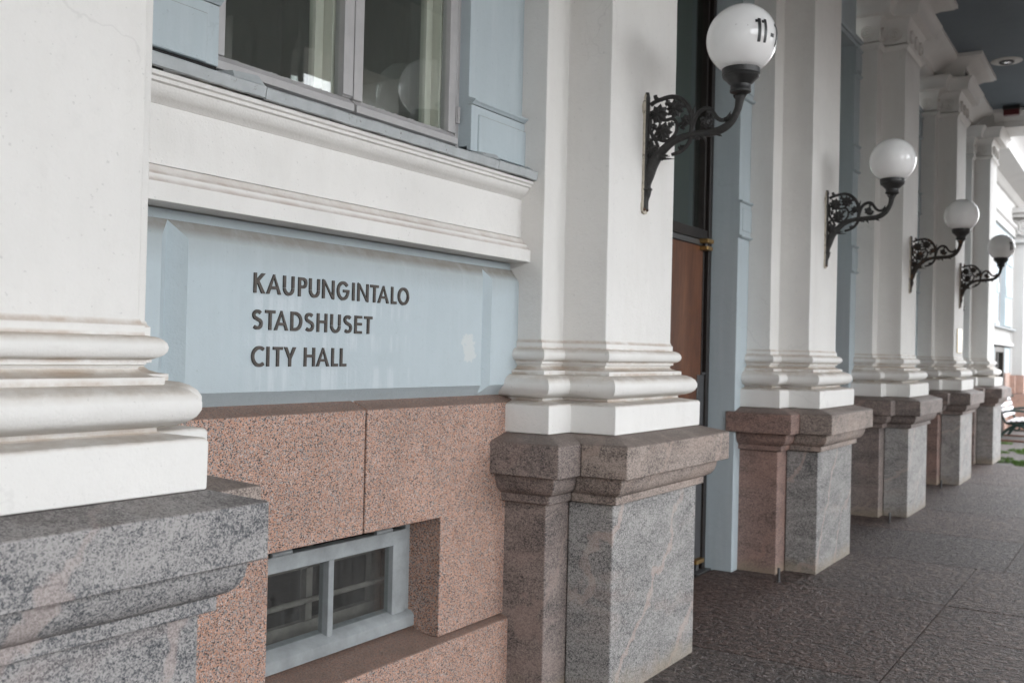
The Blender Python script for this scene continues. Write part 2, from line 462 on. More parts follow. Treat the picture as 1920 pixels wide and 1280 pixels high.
M_GLASS_DOOR = glass_mat('door_glass', (0.75, 0.83, 0.78), 0.02)

def opal():
    m, nt, b = mat('opal_glass')
    v, g = coords(nt)
    fl = ramp(nt, noise(nt, v, 60, 2, 0.5), [(0.74, 0), (0.76, 1)]).outputs[0]
    c = mixc(nt, mathn(nt, 'MULTIPLY', fl, 0.5), (0.90, 0.90, 0.895), (0.3, 0.29, 0.27))
    L(nt, c, b.inputs['Base Color'])
    b.inputs['Roughness'].default_value = 0.05
    b.inputs['Specular IOR Level'].default_value = 0.5
    b.inputs['Subsurface Weight'].default_value = 0.8
    b.inputs['Subsurface Radius'].default_value = (0.15, 0.15, 0.15)
    b.inputs['Subsurface Scale'].default_value = 1.0
    return m
M_OPAL = opal()

def ground_mat():
    m, nt, b = mat('cobbled_ground')
    v, g = coords(nt, jitter=False)
    vo = N(nt, 'ShaderNodeTexVoronoi', Scale=9.0)
    L(nt, v, vo.inputs['Vector'])
    ve = N(nt, 'ShaderNodeTexVoronoi', Scale=9.0, feature='DISTANCE_TO_EDGE')
    L(nt, v, ve.inputs['Vector'])
    sp = nt.nodes.new('ShaderNodeSeparateColor')
    L(nt, vo.outputs['Color'], sp.inputs[0])
    c = ramp(nt, sp.outputs[0], [(0, (0.08, 0.074, 0.07)), (1, (0.15, 0.138, 0.132))]).outputs[0]
    c = mixc(nt, ramp(nt, ve.outputs['Distance'], [(0.02, 1), (0.08, 0)]).outputs[0], c, (0.10, 0.088, 0.075))
    L(nt, c, b.inputs['Base Color'])
    b.inputs['Roughness'].default_value = 0.85
    bump(nt, b, ramp(nt, ve.outputs['Distance'], [(0, 0), (0.15, 1)]).outputs[0], 0.6, 0.02)
    return m
M_GROUND = ground_mat()
M_GRASS = simple('moss_and_grass', (0.075, 0.155, 0.02), 0.8, 0, 0.4, 20, 0)

# ------------------------------------------------------------------ mesh helpers
class MB:
    def __init__(s):
        s.v, s.f = [], []
    def add(s, verts, faces):
        o = len(s.v)
        s.v += [tuple(p) for p in verts]
        s.f += [tuple(i+o for i in f) for f in faces]
        return s
    def box(s, x0, x1, y0, y1, z0, z1):
        if x0 > x1: x0, x1 = x1, x0
        if y0 > y1: y0, y1 = y1, y0
        if z0 > z1: z0, z1 = z1, z0
        return s.add([(x0,y0,z0),(x1,y0,z0),(x1,y1,z0),(x0,y1,z0),(x0,y0,z1),(x1,y0,z1),(x1,y1,z1),(x0,y1,z1)],
                     [(0,3,2,1),(4,5,6,7),(0,1,5,4),(1,2,6,5),(2,3,7,6),(3,0,4,7)])
    def extrude_x(s, prof, x0, x1):
        """closed (y,z) outline pulled along x"""
        n = len(prof)
        a = [(x0, y, z) for y, z in prof]; b = [(x1, y, z) for y, z in prof]
        return s.add(a+b, [tuple(range(n))[::-1], tuple(range(n, 2*n))] + [(i, (i+1) % n, n+(i+1) % n, n+i) for i in range(n)])
    def extrude_y(s, prof, y0, y1):
        """closed (x,z) outline pulled along y"""
        n = len(prof)
        a = [(x, y0, z) for x, z in prof]; b = [(x, y1, z) for x, z in prof]
        return s.add(a+b, [tuple(range(n)), tuple(range(n, 2*n))[::-1]] + [(i, n+i, n+(i+1) % n, (i+1) % n) for i in range(n)])
    def rings(s, rings, close=True, cap0=True, cap1=True):
        m = len(rings[0])
        vs, fs = [], []
        for r in rings: vs += r
        for i in range(len(rings)-1):
            for j in range(m if close else m-1):
                k = (j+1) % m
                fs.append((i*m+j, i*m+k, (i+1)*m+k, (i+1)*m+j))
        if cap0: fs.append(tuple(range(m))[::-1])
        if cap1: fs.append(tuple(range((len(rings)-1)*m, len(rings)*m)))
        return s.add(vs, fs)
    def revolve(s, prof, c=(0,0,0), n=32, axis='z', cap=True):
        rs = []
        for r, h in prof:
            ring = []
            for i in range(n):
                a = 2*math.pi*i/n
                x, y = r*math.cos(a), r*math.sin(a)
                if axis == 'z': p = (c[0]+x, c[1]+y, c[2]+h)
                elif axis == 'x': p = (c[0]+h, c[1]+x, c[2]+y)
                else: p = (c[0]+y, c[1]+h, c[2]+x)
                ring.append(p)
            rs.append(ring)
        return s.rings(rs, True, cap, cap)
    def tube(s, pts, rad, n=8, flat=1.0, caps=True):
        """tube through pts lying in a plane x=const (flat scales x) or anywhere"""
        P = [Vector(p) for p in pts]
        if not hasattr(rad, '__len__'): rad = [rad]*len(P)
        rs = []
        for i, p in enumerate(P):
            t = (P[min(i+1, len(P)-1)] - P[max(i-1, 0)])
            if t.length < 1e-9: t = Vector((0, 0, 1))
            t.normalize()
            ax = Vector((1, 0, 0))
            if abs(t.x) > 0.8: ax = Vector((0, 0, 1))
            u = (ax - t*ax.dot(t)).normalized()
            w = t.cross(u)
            rs.append([tuple(p + u*math.cos(2*math.pi*j/n)*rad[i]*flat + w*math.sin(2*math.pi*j/n)*rad[i]) for j in range(n)])
        return s.rings(rs, True, caps, caps)
    def build(s, name, material, parent=None, loc=None, bevel=0.0, seg=2, angle=38, sharp=True, fix=True):
        me = bpy.data.meshes.new(name)
        me.from_pydata(s.v, [], s.f)
        bm = bmesh.new(); bm.from_mesh(me)
        if fix:
            bmesh.ops.recalc_face_normals(bm, faces=bm.faces)
        lim = R(angle)
        for f in bm.faces: f.smooth = True
        for e in bm.edges:
            if len(e.link_faces) == 2:
                e.smooth = e.calc_face_angle(0) < lim
            else:
                e.smooth = False
        bm.to_mesh(me); bm.free()
        me.materials.append(material)
        o = bpy.data.objects.new(name, me)
        COL.objects.link(o)
        if parent is not None: o.parent = parent
        if loc is not None: o.location = loc
        if bevel:
            md = o.modifiers.new('bevel', 'BEVEL')
            md.width = bevel; md.segments = seg; md.limit_method = 'ANGLE'; md.angle_limit = R(50)
            md.harden_normals = True
        return o

def thing(name, label, cat, loc=(0, 0, 0), group=None):
    o = bpy.data.objects.new(name, None)
    o.empty_display_size = 0.2
    COL.objects.link(o)
    o.location = loc
    o['label'] = label; o['category'] = cat
    if group: o['group'] = group
    return o

def smooth_path(pts, per=6):
    """Catmull-Rom through pts (any tuples)"""
    out = []
    n = len(pts)
    for i in range(n-1):
        p0, p1, p2, p3 = pts[max(i-1, 0)], pts[i], pts[i+1], pts[min(i+2, n-1)]
        for k in range(per):
            t = k/per
            out.append(tuple(0.5*((2*b) + (-a+c)*t + (2*a-5*b+4*c-d)*t*t + (-a+3*b-3*c+d)*t**3) for a, b, c, d in zip(p0, p1, p2, p3)))
    out.append(tuple(pts[-1]))
    return out

# ------------------------------------------------------------------ dimensions
PX = [1.25, 4.60, 7.945, 11.23, 14.53, 17.75]         # pilaster centres along the facade
YF, YB, YW = 2.178, 2.415, 2.72                       # shaft front, shaft back section, hidden wall line
WF, WB = 0.380, 0.578
ZC = 5.565                                            # portico ceiling

# ================================================================== SETTING
root = thing('city_hall', 'white and pale blue pilastered town hall with granite pedestals and a covered portico', 'building', (9.5, 2.6, 0))
OFF = Vector((-9.5, -2.6, 0))
def P(mb, name, material, parent=None, **kw):
    """part of the building; a sub-part when parent is a part"""
    if parent is None:
        return mb.build(name, material, root, OFF, **kw)
    return mb.build(name, material, parent, **kw)

# ground ------------------------------------------------------------
g = MB().add([(-400, -400, -0.030), (400, -400, -0.030), (400, 400, -0.030), (-400, 400, -0.030)], [(0, 1, 2, 3)]).build('ground', M_GROUND)
g['kind'] = 'structure'
floor = MB().box(-6, 17.25, -6.2, 2.75, -0.029, -0.010).build('paved_floor', M_MORTAR)
floor['kind'] = 'structure'
def slab(x0, x1, y0, y1):
    gp = 0.0032
    dz = [random.uniform(-0.0025, 0.0025) for _ in range(4)]
    b = MB().add([(x0+gp, y0+gp, -0.025), (x1-gp, y0+gp, -0.025), (x1-gp, y1-gp, -0.025), (x0+gp, y1-gp, -0.025),
                  (x0+gp, y0+gp, dz[0]), (x1-gp, y0+gp, dz[1]), (x1-gp, y1-gp, dz[2]), (x0+gp, y1-gp, dz[3])],
                 [(0,3,2,1),(4,5,6,7),(0,1,5,4),(1,2,6,5),(2,3,7,6),(3,0,4,7)])
    return b.build('paving_slab', M_FLOOR, floor, bevel=0.003, seg=1)
colx = [-2.1, -0.3, 1.55, 3.40, 5.20, 7.06]
for a, b in zip(colx[:-1], colx[1:]):
    slab(a, b, 1.11, 2.74)
slab(7.06, 8.47, 1.11, 2.74)
for a, b in ((7.06, 8.47),):
    slab(a, b, -0.55, 1.11)
far = [8.47, 9.93, 11.5, 12.95, 14.4, 15.85, 17.24]
for a, b in zip(far[:-1], far[1:]):
    slab(a, b, 0.918, 2.74)
    slab(a, b, -0.8, 0.918)
row2 = [-1.2, 0.7, 2.55, 4.40, 6.26, 7.06]
for a, b in zip(row2[:-1], row2[1:]):
    slab(a, b, -0.55, 1.11)
for a, b in zip([-1.0, 1.4, 3.8, 6.2, 8.6, 11.0, 13.4, 15.4], [1.4, 3.8, 6.2, 8.6, 11.0, 13.4, 15.4, 17.24]):
    slab(a, b, -3.0, -0.55 if b < 8.0 else -0.8)

# ------------------------------------------------------------------ pilasters
def plan(e, wf=WF, wb=WB, yf=YF, yb=YB, yw=YW):
    return [(wb+e, yw), (wb+e, yb-e), (wf+e, yb-e), (wf+e, yf-e), (-wf-e, yf-e), (-wf-e, yb-e), (-wb-e, yb-e), (-wb-e, yw)]
def arc(e0, e1, z0, z1, bulge, n=7):
    """half-round roll between (e0,z0) and (e1,z1) bulging outwards"""
    out = []
    for i in range(n+1):
        t = math.pi*i/n
        out.append(((e0+e1)/2 - (e0-e1)/2*math.cos(t) + bulge*math.sin(t)**0.85 if False else e0+(e1-e0)*(i/n) + bulge*math.sin(t), z0 + (z1-z0)*(1-math.cos(t))/2))
    return out
BASE = ([(0.028, 1.360)] + [(0.128, 1.360)][:0] +
        [(0.048, 1.363), (0.034, 1.372), (0.034, 1.382)] + arc(0.042, 0.044, 1.385, 1.492, 0.070, 9) +
        [(0.046, 1.495), (0.046, 1.511), (0.026, 1.514), (0.008, 1.521), (-0.002, 1.532), (0.004, 1.541), (0.013, 1.543), (0.013, 1.553)] +
        arc(0.013, 0.010, 1.555, 1.617, 0.034, 8) + [(0.009, 1.619), (0.009, 1.643), (0.003, 1.649), (0.0, 1.660)])
def sweep_plan(mb, prof, cap0=True, cap1=True, **kw):
    rs = [[(x, y, z) for x, y in plan(e, **kw)] for e, z in prof]
    return mb.rings(rs, True, cap0, cap1)
CAPIT = [(0.0, 4.80), (0.0, 4.826), (0.012, 4.836), (0.028, 4.852), (0.030, 4.872)]
BLOCK = [(0.006, 4.890), (0.012, 4.897), (0.010, 5.03), (0.014, 5.07), (0.030, 5.115), (0.044, 5.136), (0.044, 5.142), (0.130, 5.142), (0.135, 5.152),
         (0.135, 5.165), (0.140, 5.205), (0.152, 5.245), (0.176, 5.280), (0.190, 5.290), (0.190, 5.300)]

def three_side(mb, prof, w, yf, yb, cx=0.0, follow=False):
    B = lambda e: (yb-e if follow else yb)
    rs = [[(w+e, B(e), z), (w+e, yf-e, z), (-w-e, yf-e, z), (-w-e, B(e), z)] for e, z in prof]
    return mb.rings(rs, True, True, True)
CAPSTONE = ([(0.148, 0.908), (0.148, 0.946), (0.151, 0.949)] + [(0.152+0.050*math.sin(R(t)), 1.034-0.083*math.cos(R(t))) for t in range(10, 91, 10)] + [(0.196, 1.0405),
             (0.250, 1.0405), (0.250, 1.183), (0.244, 1.190), (0.130, 1.221)])

def rosette(c, axis, s=1.0):
    """concentric turned disc; axis is the outward direction ('-x' or '-y')"""
    prof = [(0.068, 0.0), (0.068, 0.014), (0.062, 0.019), (0.054, 0.014), (0.050, 0.010), (0.042, 0.012), (0.036, 0.018), (0.030, 0.012), (0.022, 0.008), (0.016, 0.016), (0.008, 0.022), (0.0005, 0.022)]
    m = MB()
    if axis == '-x':
        m.revolve([(r*s, -h*1.5) for r, h in prof], c, 20, 'x')
    else:
        m.revolve([(r*s, -h*1.5) for r, h in prof], c, 20, 'y')
    return m

def pilaster(i, cx, front, back, cap_f, cap_b, label=None, dy=0.0):
    def at(mb):
        mb.v = [(x+cx, y+dy, z) for x, y, z in mb.v]
        return mb
    shaft = MB()
    sweep_plan(shaft, [(0.0, 1.655), (0.0, 3.2), (-0.004, 4.2), (-0.006, 4.805)], False, False)
    o = P(at(shaft), 'pilaster', M_WHITE, bevel=0.007)
    if label: o['label'] = label
    sub = lambda mb, n, m, **k: P(at(mb), n, m, o, **k)
    sub(MB().box(-0.495, 0.495, 2.060, 2.2965, -0.01, 0.905), 'pedestal_stone', front, bevel=0.009)
    sub(MB().box(-0.690, 0.690, 2.300, 2.66, -0.01, 0.906), 'pedestal_stone', back, bevel=0.009)
    cs = [(min(e, 0.237), z) for e, z in CAPSTONE] if i == 0 else CAPSTONE
    sub(three_side(MB(), cs, WF, YF, YB-0.0025, follow=True), 'cap_stone', cap_f, bevel=0.006)
    sub(three_side(MB(), cs, WB-0.003, YB, 2.66), 'cap_stone', cap_b, bevel=0.006)
    sub(sweep_plan(MB(), [(0.125, 1.2225), (0.1265, 1.345), (0.120, 1.357), (0.045, 1.368)], True, False), 'plinth', M_WHITE, bevel=0.006)
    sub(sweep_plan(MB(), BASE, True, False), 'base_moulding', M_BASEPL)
    sub(sweep_plan(MB(), CAPIT, False, True), 'necking', M_WHITE)
    cp = sub(sweep_plan(MB(), BLOCK, True, True), 'capital', M_WHITE, bevel=0.003)
    if cx > 6:
        zc = 4.983
        xs = -WF-0.0115
        for c, ax in (((xs, 2.292, zc), '-x'), ((-WB-0.0115, 2.53, zc), '-x'), ((-WF-0.10, YB-0.0115, zc), '-y'),
                      ((-0.23, YF-0.0115, zc), '-y'), ((0.0, YF-0.0115, zc), '-y'), ((0.23, YF-0.0115, zc), '-y')):
            sub(rosette(c, ax), 'rosette', M_WHITE)
    return o
pilaster(0, PX[0], M_GN_BLUE, M_GN_GREY, M_GN_BLUE, M_GN_CAP, 'pilaster closest to the camera on blue grey granite')
pilaster(1, PX[1], M_GN_GREY, M_GN_BROWN, M_GN_CAP, M_GN_BROWN, 'pilaster to the right of the lettered blue panel')
pilaster(2, PX[2], M_GN_GREY, M_GN_RED, M_GN_CAP, M_GN_RED)
pilaster(3, PX[3], M_GN_PALE, M_GN_BROWN, M_GN_BROWN, M_GN_BROWN)
pilaster(4, PX[4], M_GN_PALE, M_GN_RED, M_GN_BROWN, M_GN_BROWN)
pilaster(5, PX[5], M_GN_GREY, M_GN_BROWN, M_GN_BROWN, M_GN_BROWN)

# ------------------------------------------------------------------ bay with the lettering (between the first two pilasters)
X0, X1 = 1.62, 4.22
gw = P(MB().box(X0, X1, 2.74, 2.95, -0.01, 0.36), 'granite_base', M_PINK)
# plinth course with sloping ledge
P(MB().extrude_x([(2.496, -0.01), (2.735, -0.01), (2.735, 0.408), (2.531, 0.374), (2.496, 0.362)], X0, X1), 'plinth_stone', M_PINK, gw, bevel=0.006)
# upper course: two L-shaped stones over the basement window
jx = 2.9195
def ell(outline):
    m = MB().extrude_y(outline, 2.526, 2.74)
    m.v = [(x, y, z if not (z > 1.3 and y > 2.6) else 1.455) for x, y, z in m.v]
    return m
P(ell([(X0, 0.380), (2.432, 0.380), (2.432, 0.886), (jx-0.0045, 0.886), (jx-0.0045, 1.360), (X0, 1.360)]), 'granite_block', M_PINK, gw, bevel=0.005)
P(ell([(jx+0.0045, 0.886), (3.412, 0.886), (3.412, 0.380), (X1, 0.380), (X1, 1.360), (jx+0.0045, 1.360)]), 'granite_block', M_PINK, gw, bevel=0.005)

# lettered panel: V-jointed raised field
pb = P(MB().box(X0, X1, 2.600, 2.75, 1.38, 2.018), 'sign_panel', M_SIGN)
D = 0.052; YP = 2.548
def field(x0, x1, z0, z1, l=True, r=True):
    xl0, xr0 = (x0-D if l else x0), (x1+D if r else x1)
    f = [(x0, YP, z0), (x1, YP, z0), (x1, YP, z1), (x0, YP, z1)]
    b = [(xl0, YP+D+0.003, z0-D), (xr0, YP+D+0.003, z0-D), (xr0, YP+D-0.009, z1+0.058), (xl0, YP+D-0.009, z1+0.058)]
    return MB().add(f+b, [(0,1,2,3), (4,5,1,0), (5,6,2,1), (6,7,3,2), (7,4,0,3)])
P(field(2.078, 3.717, 1.441, 1.928), 'raised_field', M_SIGN, pb)
P(field(X0, 1.978, 1.441, 1.928, False, True), 'raised_field', M_SIGN, pb)
P(field(3.818-0.026, X1, 1.441, 1.928, True, False), 'raised_field', M_SIGN, pb)
# white sill course: band, fascia, cornice
sc = P(MB().extrude_x([(2.543, 2.1405), (2.72, 2.1405), (2.72, 2.3225), (2.543, 2.3225)], X0, X1), 'sill_course', M_WHITE)
P(MB().extrude_x([(2.487, 2.022), (2.70, 2.022), (2.70, 2.138), (2.541, 2.138), (2.532, 2.128), (2.528, 2.118), (2.518, 2.111), (2.508, 2.106), (2.506, 2.096), (2.496, 2.084), (2.487, 2.080)], X0, X1), 'lower_band', M_BAND, sc, bevel=0.003)
P(MB().extrude_x([(2.547, 2.325), (2.543, 2.331), (2.527, 2.339), (2.513, 2.348), (2.505, 2.362), (2.501, 2.374), (2.491, 2.378), (2.489, 2.388), (2.480, 2.392), (2.477, 2.404), (2.70, 2.404), (2.70, 2.325)], X0, X1), 'cornice_moulding', M_WHITE, sc)

# zinc flashing in three lengths
def flashing(x0, x1, z):
    m = MB(); n = max(6, int((x1-x0)/0.045)); rs = []
    for i in range(n+1):
        x = x0+(x1-x0)*i/n
        j = 0.0022*math.sin(x*19)+random.uniform(-0.0012, 0.0012)
        k = random.uniform(-0.001, 0.001)
        rs.append([(x, 2.470+j, 2.4065+k+z), (x, 2.458+j, 2.4085+k+z), (x, 2.452+j, 2.443+k+z), (x, 2.462+j, 2.449+z), (x, 2.560, 2.4705+z), (x, 2.640, 2.482+z), (x, 2.640, 2.470+z), (x, 2.474+j, 2.440+z)])
    m.rings(rs)
    return m
fl = P(flashing(2.300, 3.690, 0), 'sill_flashing', M_ZINC)
P(flashing(X0, 2.297, 0.002), 'flashing_sheet', M_ZINC, fl)
P(flashing(3.693, 4.021, 0.002), 'flashing_sheet', M_ZINC, fl)
for xx, hgt in ((2.285, 0.030), (3.700, 0.022)):
    P(MB().add([(xx-0.10, 2.478, 2.455), (xx, 2.462, 2.452), (xx+0.028, 2.475, 2.455), (xx-0.10, 2.60, 2.49), (xx, 2.60, 2.492), (xx-0.005, 2.475, 2.452+hgt), (xx-0.09, 2.50, 2.452+hgt), (xx-0.01, 2.60, 2.492+hgt*0.6)],
              [(0, 1, 5, 6), (1, 2, 5), (2, 4, 7, 5), (6, 5, 7, 3), (0, 6, 3)]), 'folded_end', M_ZINC, fl, fix=True)
P(MB().extrude_x([(2.470, 2.4500), (2.545, 2.466), (2.545, 2.480), (2.500, 2.474)], 4.0, 4.0205), 'end_turnup', M_ZINC, fl)

# blue blocks each side of the upper window
def side_block(x0, x1, inx, zb):
    b = P(MB().box(x0, x1, 2.553, 2.72, 2.50, 4.83), 'window_pier', M_BLUE, bevel=0.004)
    P(MB().box(x0-0.0005, x1+0.0005, 2.537, 2.56, zb, 2.685), 'rusticated_block', M_BLUE, b, bevel=0.004)
    P(MB().extrude_x([(2.56, 2.686), (2.533, 2.686), (2.528, 2.693), (2.518, 2.699), (2.516, 2.706), (2.56, 2.722)], x0-0.002, x1+0.002), 'block_moulding', M_BLUE, b)
    ix0, ix1 = inx
    P(MB().box(ix0, ix1, 2.529, 2.545, zb, 2.648), 'block_panel', M_BLUE, b, bevel=0.006)
    P(MB().box(x0+0.002, x1-0.002, 2.545, 2.60, zb-0.022, zb+0.004), 'joint_gap', M_GAPFILL, b)
    return b
side_block(X0, 2.168, (X0+0.02, 2.118), 2.490)
side_block(3.582, X1, (3.632, X1-0.02), 2.480)
wall_u = P(MB().box(2.168, 3.582, 2.56, 2.72, 4.30, 4.83), 'wall_above_window', M_BLUE)

# ------------------------------------------------------------------ upper window of bay 0
win = P(MB().box(2.160, 2.196, 2.607, 2.80, 2.484, 4.34).box(3.560, 3.590, 2.607, 2.80, 2.484, 4.34)
        .box(2.196, 3.560, 2.63, 2.80, 2.484, 2.496).box(2.196, 3.560, 2.607, 2.80, 4.26, 4.34), 'window', M_SASH, bevel=0.003)
win['label'] = 'double casement window above the white sill course'
def sash(x0, x1):
    y0, y1 = 2.604, 2.650
    s_ = P(MB().box(x0, x0+0.052, y0, y1, 2.555, 4.20).box(x1-0.052, x1, y0, y1, 2.555, 4.20)
           .box(x0, x1, y0, y1, 4.2005, 4.25).box(x0+0.0525, x1-0.0525, y0+0.0006, y1-0.0006, 3.55, 3.59), 'sash', M_SASH, win, bevel=0.004)
    # bottom rail with drip nose
    P(MB().extrude_x([(y0-0.018, 2.503), (y1, 2.497), (y1, 2.5545), (y0+0.010, 2.5545), (y0-0.004, 2.540), (y0-0.017, 2.532)], x0+0.001, x1-0.001), 'bottom_rail', M_SASH, win, bevel=0.003)
    # putty edge, a little ragged
    for zz0, zz1 in ((2.5550, 3.5495), (3.5905, 4.2)):
        n = 60; vs = []; fs = []
        for i in range(n+1):
            x = x0+0.054+(x1-x0-0.108)*i/n
            w = 0.004+random.uniform(0, 0.005)*(1 if random.random() < 0.4 else 0.3)
            vs += [(x, y0+0.020, zz0), (x, y0+0.0215, zz0+w), (x, y0+0.03, zz0+w)]
            if i: a = 3*(i-1); fs += [(a, a+3, a+4, a+1), (a+1, a+4, a+5, a+2)]
        P(MB().add(vs, fs), 'putty_line', M_SASH, win)
    P(MB().box(x0+0.045, x1-0.045, 2.6275, 2.6305, 2.552, 3.56), 'pane', M_GLASS, win)
    P(MB().box(x0+0.045, x1-0.045, 2.6275, 2.6305, 3.58, 4.21), 'pane', M_GLASS, win)
sash(2.200, 2.876)
sash(2.888, 3.556)
P(MB().box(2.818, 2.872, 2.594, 2.6035, 2.56, 4.2), 'cover_strip', M_SASH, win, bevel=0.003)
for zz in (2.60, 3.30, 3.95):
    h = MB()
    h.revolve([(0.0075, 0.0), (0.0075, 0.035), (0.0085, 0.0355), (0.0085, 0.072)], (3.568, 2.598, zz), 10)
    h.box(3.556, 3.5655, 2.6015, 2.6045, zz+0.002, zz+0.07)
    P(h, 'hinge', M_SASH, win)
# cream linings between outer and inner casements
lin = MB()
lin.box(2.815, 2.945, 2.655, 2.72, 2.50, 4.26)
lin.box(3.500, 3.60, 2.655, 2.72, 2.50, 4.26).box(2.15, 2.235, 2.655, 2.72, 2.50, 4.26)
lin.box(2.235, 2.815, 2.656, 2.72, 2.44, 2.5005).box(2.945, 3.50, 2.656, 2.72, 2.44, 2.5005)
P(lin, 'lining', M_CREAM, win, bevel=0.003)
for x0, x1 in ((2.235, 2.815), (2.945, 3.50)):
    P(MB().box(x0+0.001, x0+0.045, 2.70, 2.735, 2.502, 4.25).box(x1-0.045, x1-0.001, 2.70, 2.735, 2.502, 4.25).box(x0+0.0455, x1-0.0455, 2.7006, 2.7344, 2.502, 2.55), 'inner_sash', M_CREAM, win, bevel=0.003)
    P(MB().box(x0+0.04, x1-0.04, 2.715, 2.718, 2.545, 4.25), 'inner_pane', M_GLASS, win)
# the room behind
P(MB().add([(2.0, 2.95, 2.2), (3.8, 2.95, 2.2), (5.0, 5.2, 2.2), (1.6, 5.2, 2.2), (2.0, 2.95, 4.5), (3.8, 2.95, 4.5), (5.0, 5.2, 4.5), (1.6, 5.2, 4.5)],
           [(0, 1, 2, 3), (4, 7, 6, 5), (1, 5, 6, 2), (2, 6, 7, 3), (3, 7, 4, 0)]), 'room', M_ROOM, win, fix=False)
P(MB().box(2.25, 3.42, 4.3, 4.6, 2.2, 4.4), 'dark_cupboard', M_ROOM_DARK, win)

# ------------------------------------------------------------------ basement window
bw = P(MB().box(2.425, 2.462, 2.690, 2.745, 0.41, 0.86).box(3.380, 3.4125, 2.690, 2.745, 0.41, 0.8600)
       .box(2.462, 3.380, 2.700, 2.745, 0.846, 0.885), 'basement_window', M_SASH_BLUE, bevel=0.003)
bw['label'] = 'low two pane window in the pink granite base'
P(MB().box(2.462, 2.520, 2.680, 2.728, 0.470, 0.826).box(3.290, 3.379, 2.680, 2.728, 0.470, 0.826)
  .box(2.462, 3.379, 2.6795, 2.7285, 0.766, 0.8265).box(2.893, 2.924, 2.676, 2.727, 0.470, 0.770), 'sash', M_SASH_BLUE, bw, bevel=0.004)
P(MB().extrude_x([(2.655, 0.409), (2.735, 0.409), (2.735, 0.492), (2.690, 0.478), (2.668, 0.470), (2.655, 0.455)], 2.428, 3.4115), 'sill_board', M_SASH_BLUE, bw, bevel=0.004)
P(MB().box(2.515, 2.899, 2.7035, 2.7065, 0.468, 0.772), 'pane', M_GLASS_DIRTY, bw)
P(MB().box(2.918, 3.296, 2.7035, 2.7065, 0.468, 0.772), 'pane', M_GLASS_DIRTY, bw)
for xx in (2.59, 3.17):
    P(MB().revolve([(0.0085, 0), (0.0085, 0.05), (0.0095, 0.0505), (0.0095, 0.10)], (xx, 2.679, 0.836), 10, 'x'), 'hinge', M_SASH_BLUE, bw)
inner = MB().box(2.44, 3.40, 2.835, 2.870, 0.42, 0.500).box(2.935, 2.972, 2.835, 2.869, 0.5005, 0.86).box(3.33, 3.395, 2.835, 2.869, 0.5005, 0.86).box(2.44, 2.50, 2.835, 2.869, 0.5005, 0.86)
P(inner, 'inner_sash', M_INNER, bw, bevel=0.003)
for zz in (0.595, 0.735):
    P(MB().tube([(2.40, 2.795, zz), (3.42, 2.795, zz)], 0.0115, 10), 'security_bar', M_INNER, bw)
P(MB().add([(2.42, 2.75, 0.38), (3.42, 2.75, 0.38), (3.42, 3.9, 0.38), (2.42, 3.9, 0.38), (2.42, 2.75, 0.9), (3.42, 2.75, 0.9), (3.42, 3.9, 0.9), (2.42, 3.9, 0.9)],
           [(0, 1, 2, 3), (4, 7, 6, 5), (1, 5, 6, 2), (2, 6, 7, 3), (3, 7, 4, 0)]), 'dark_recess', M_ROOM_DARK, bw, fix=False)

# ------------------------------------------------------------------ door bays
def strip_blocks(parent, x0, x1, y):
    for z0, z1 in ((2.505, 2.745), (3.545, 3.785), (4.535, 4.78)):
        P(MB().box(x0-0.001, x1, y-0.010, y+0.02, z0, z1), 'rusticated_block', M_BLUE, parent, bevel=0.003)
        P(MB().box(x0+0.045, x1-0.02, y-0.016, y, z0+0.035, z1-0.035), 'block_panel', M_BLUE, parent, bevel=0.005)
        for za in (z0-0.022, z1):
            P(MB().extrude_x([(y+0.01, za), (y-0.016, za), (y-0.024, za+0.006), (y-0.030, za+0.013), (y-0.030, za+0.017), (y+0.01, za+0.022)], x0-0.008, x1), 'block_moulding', M_BLUE, parent)

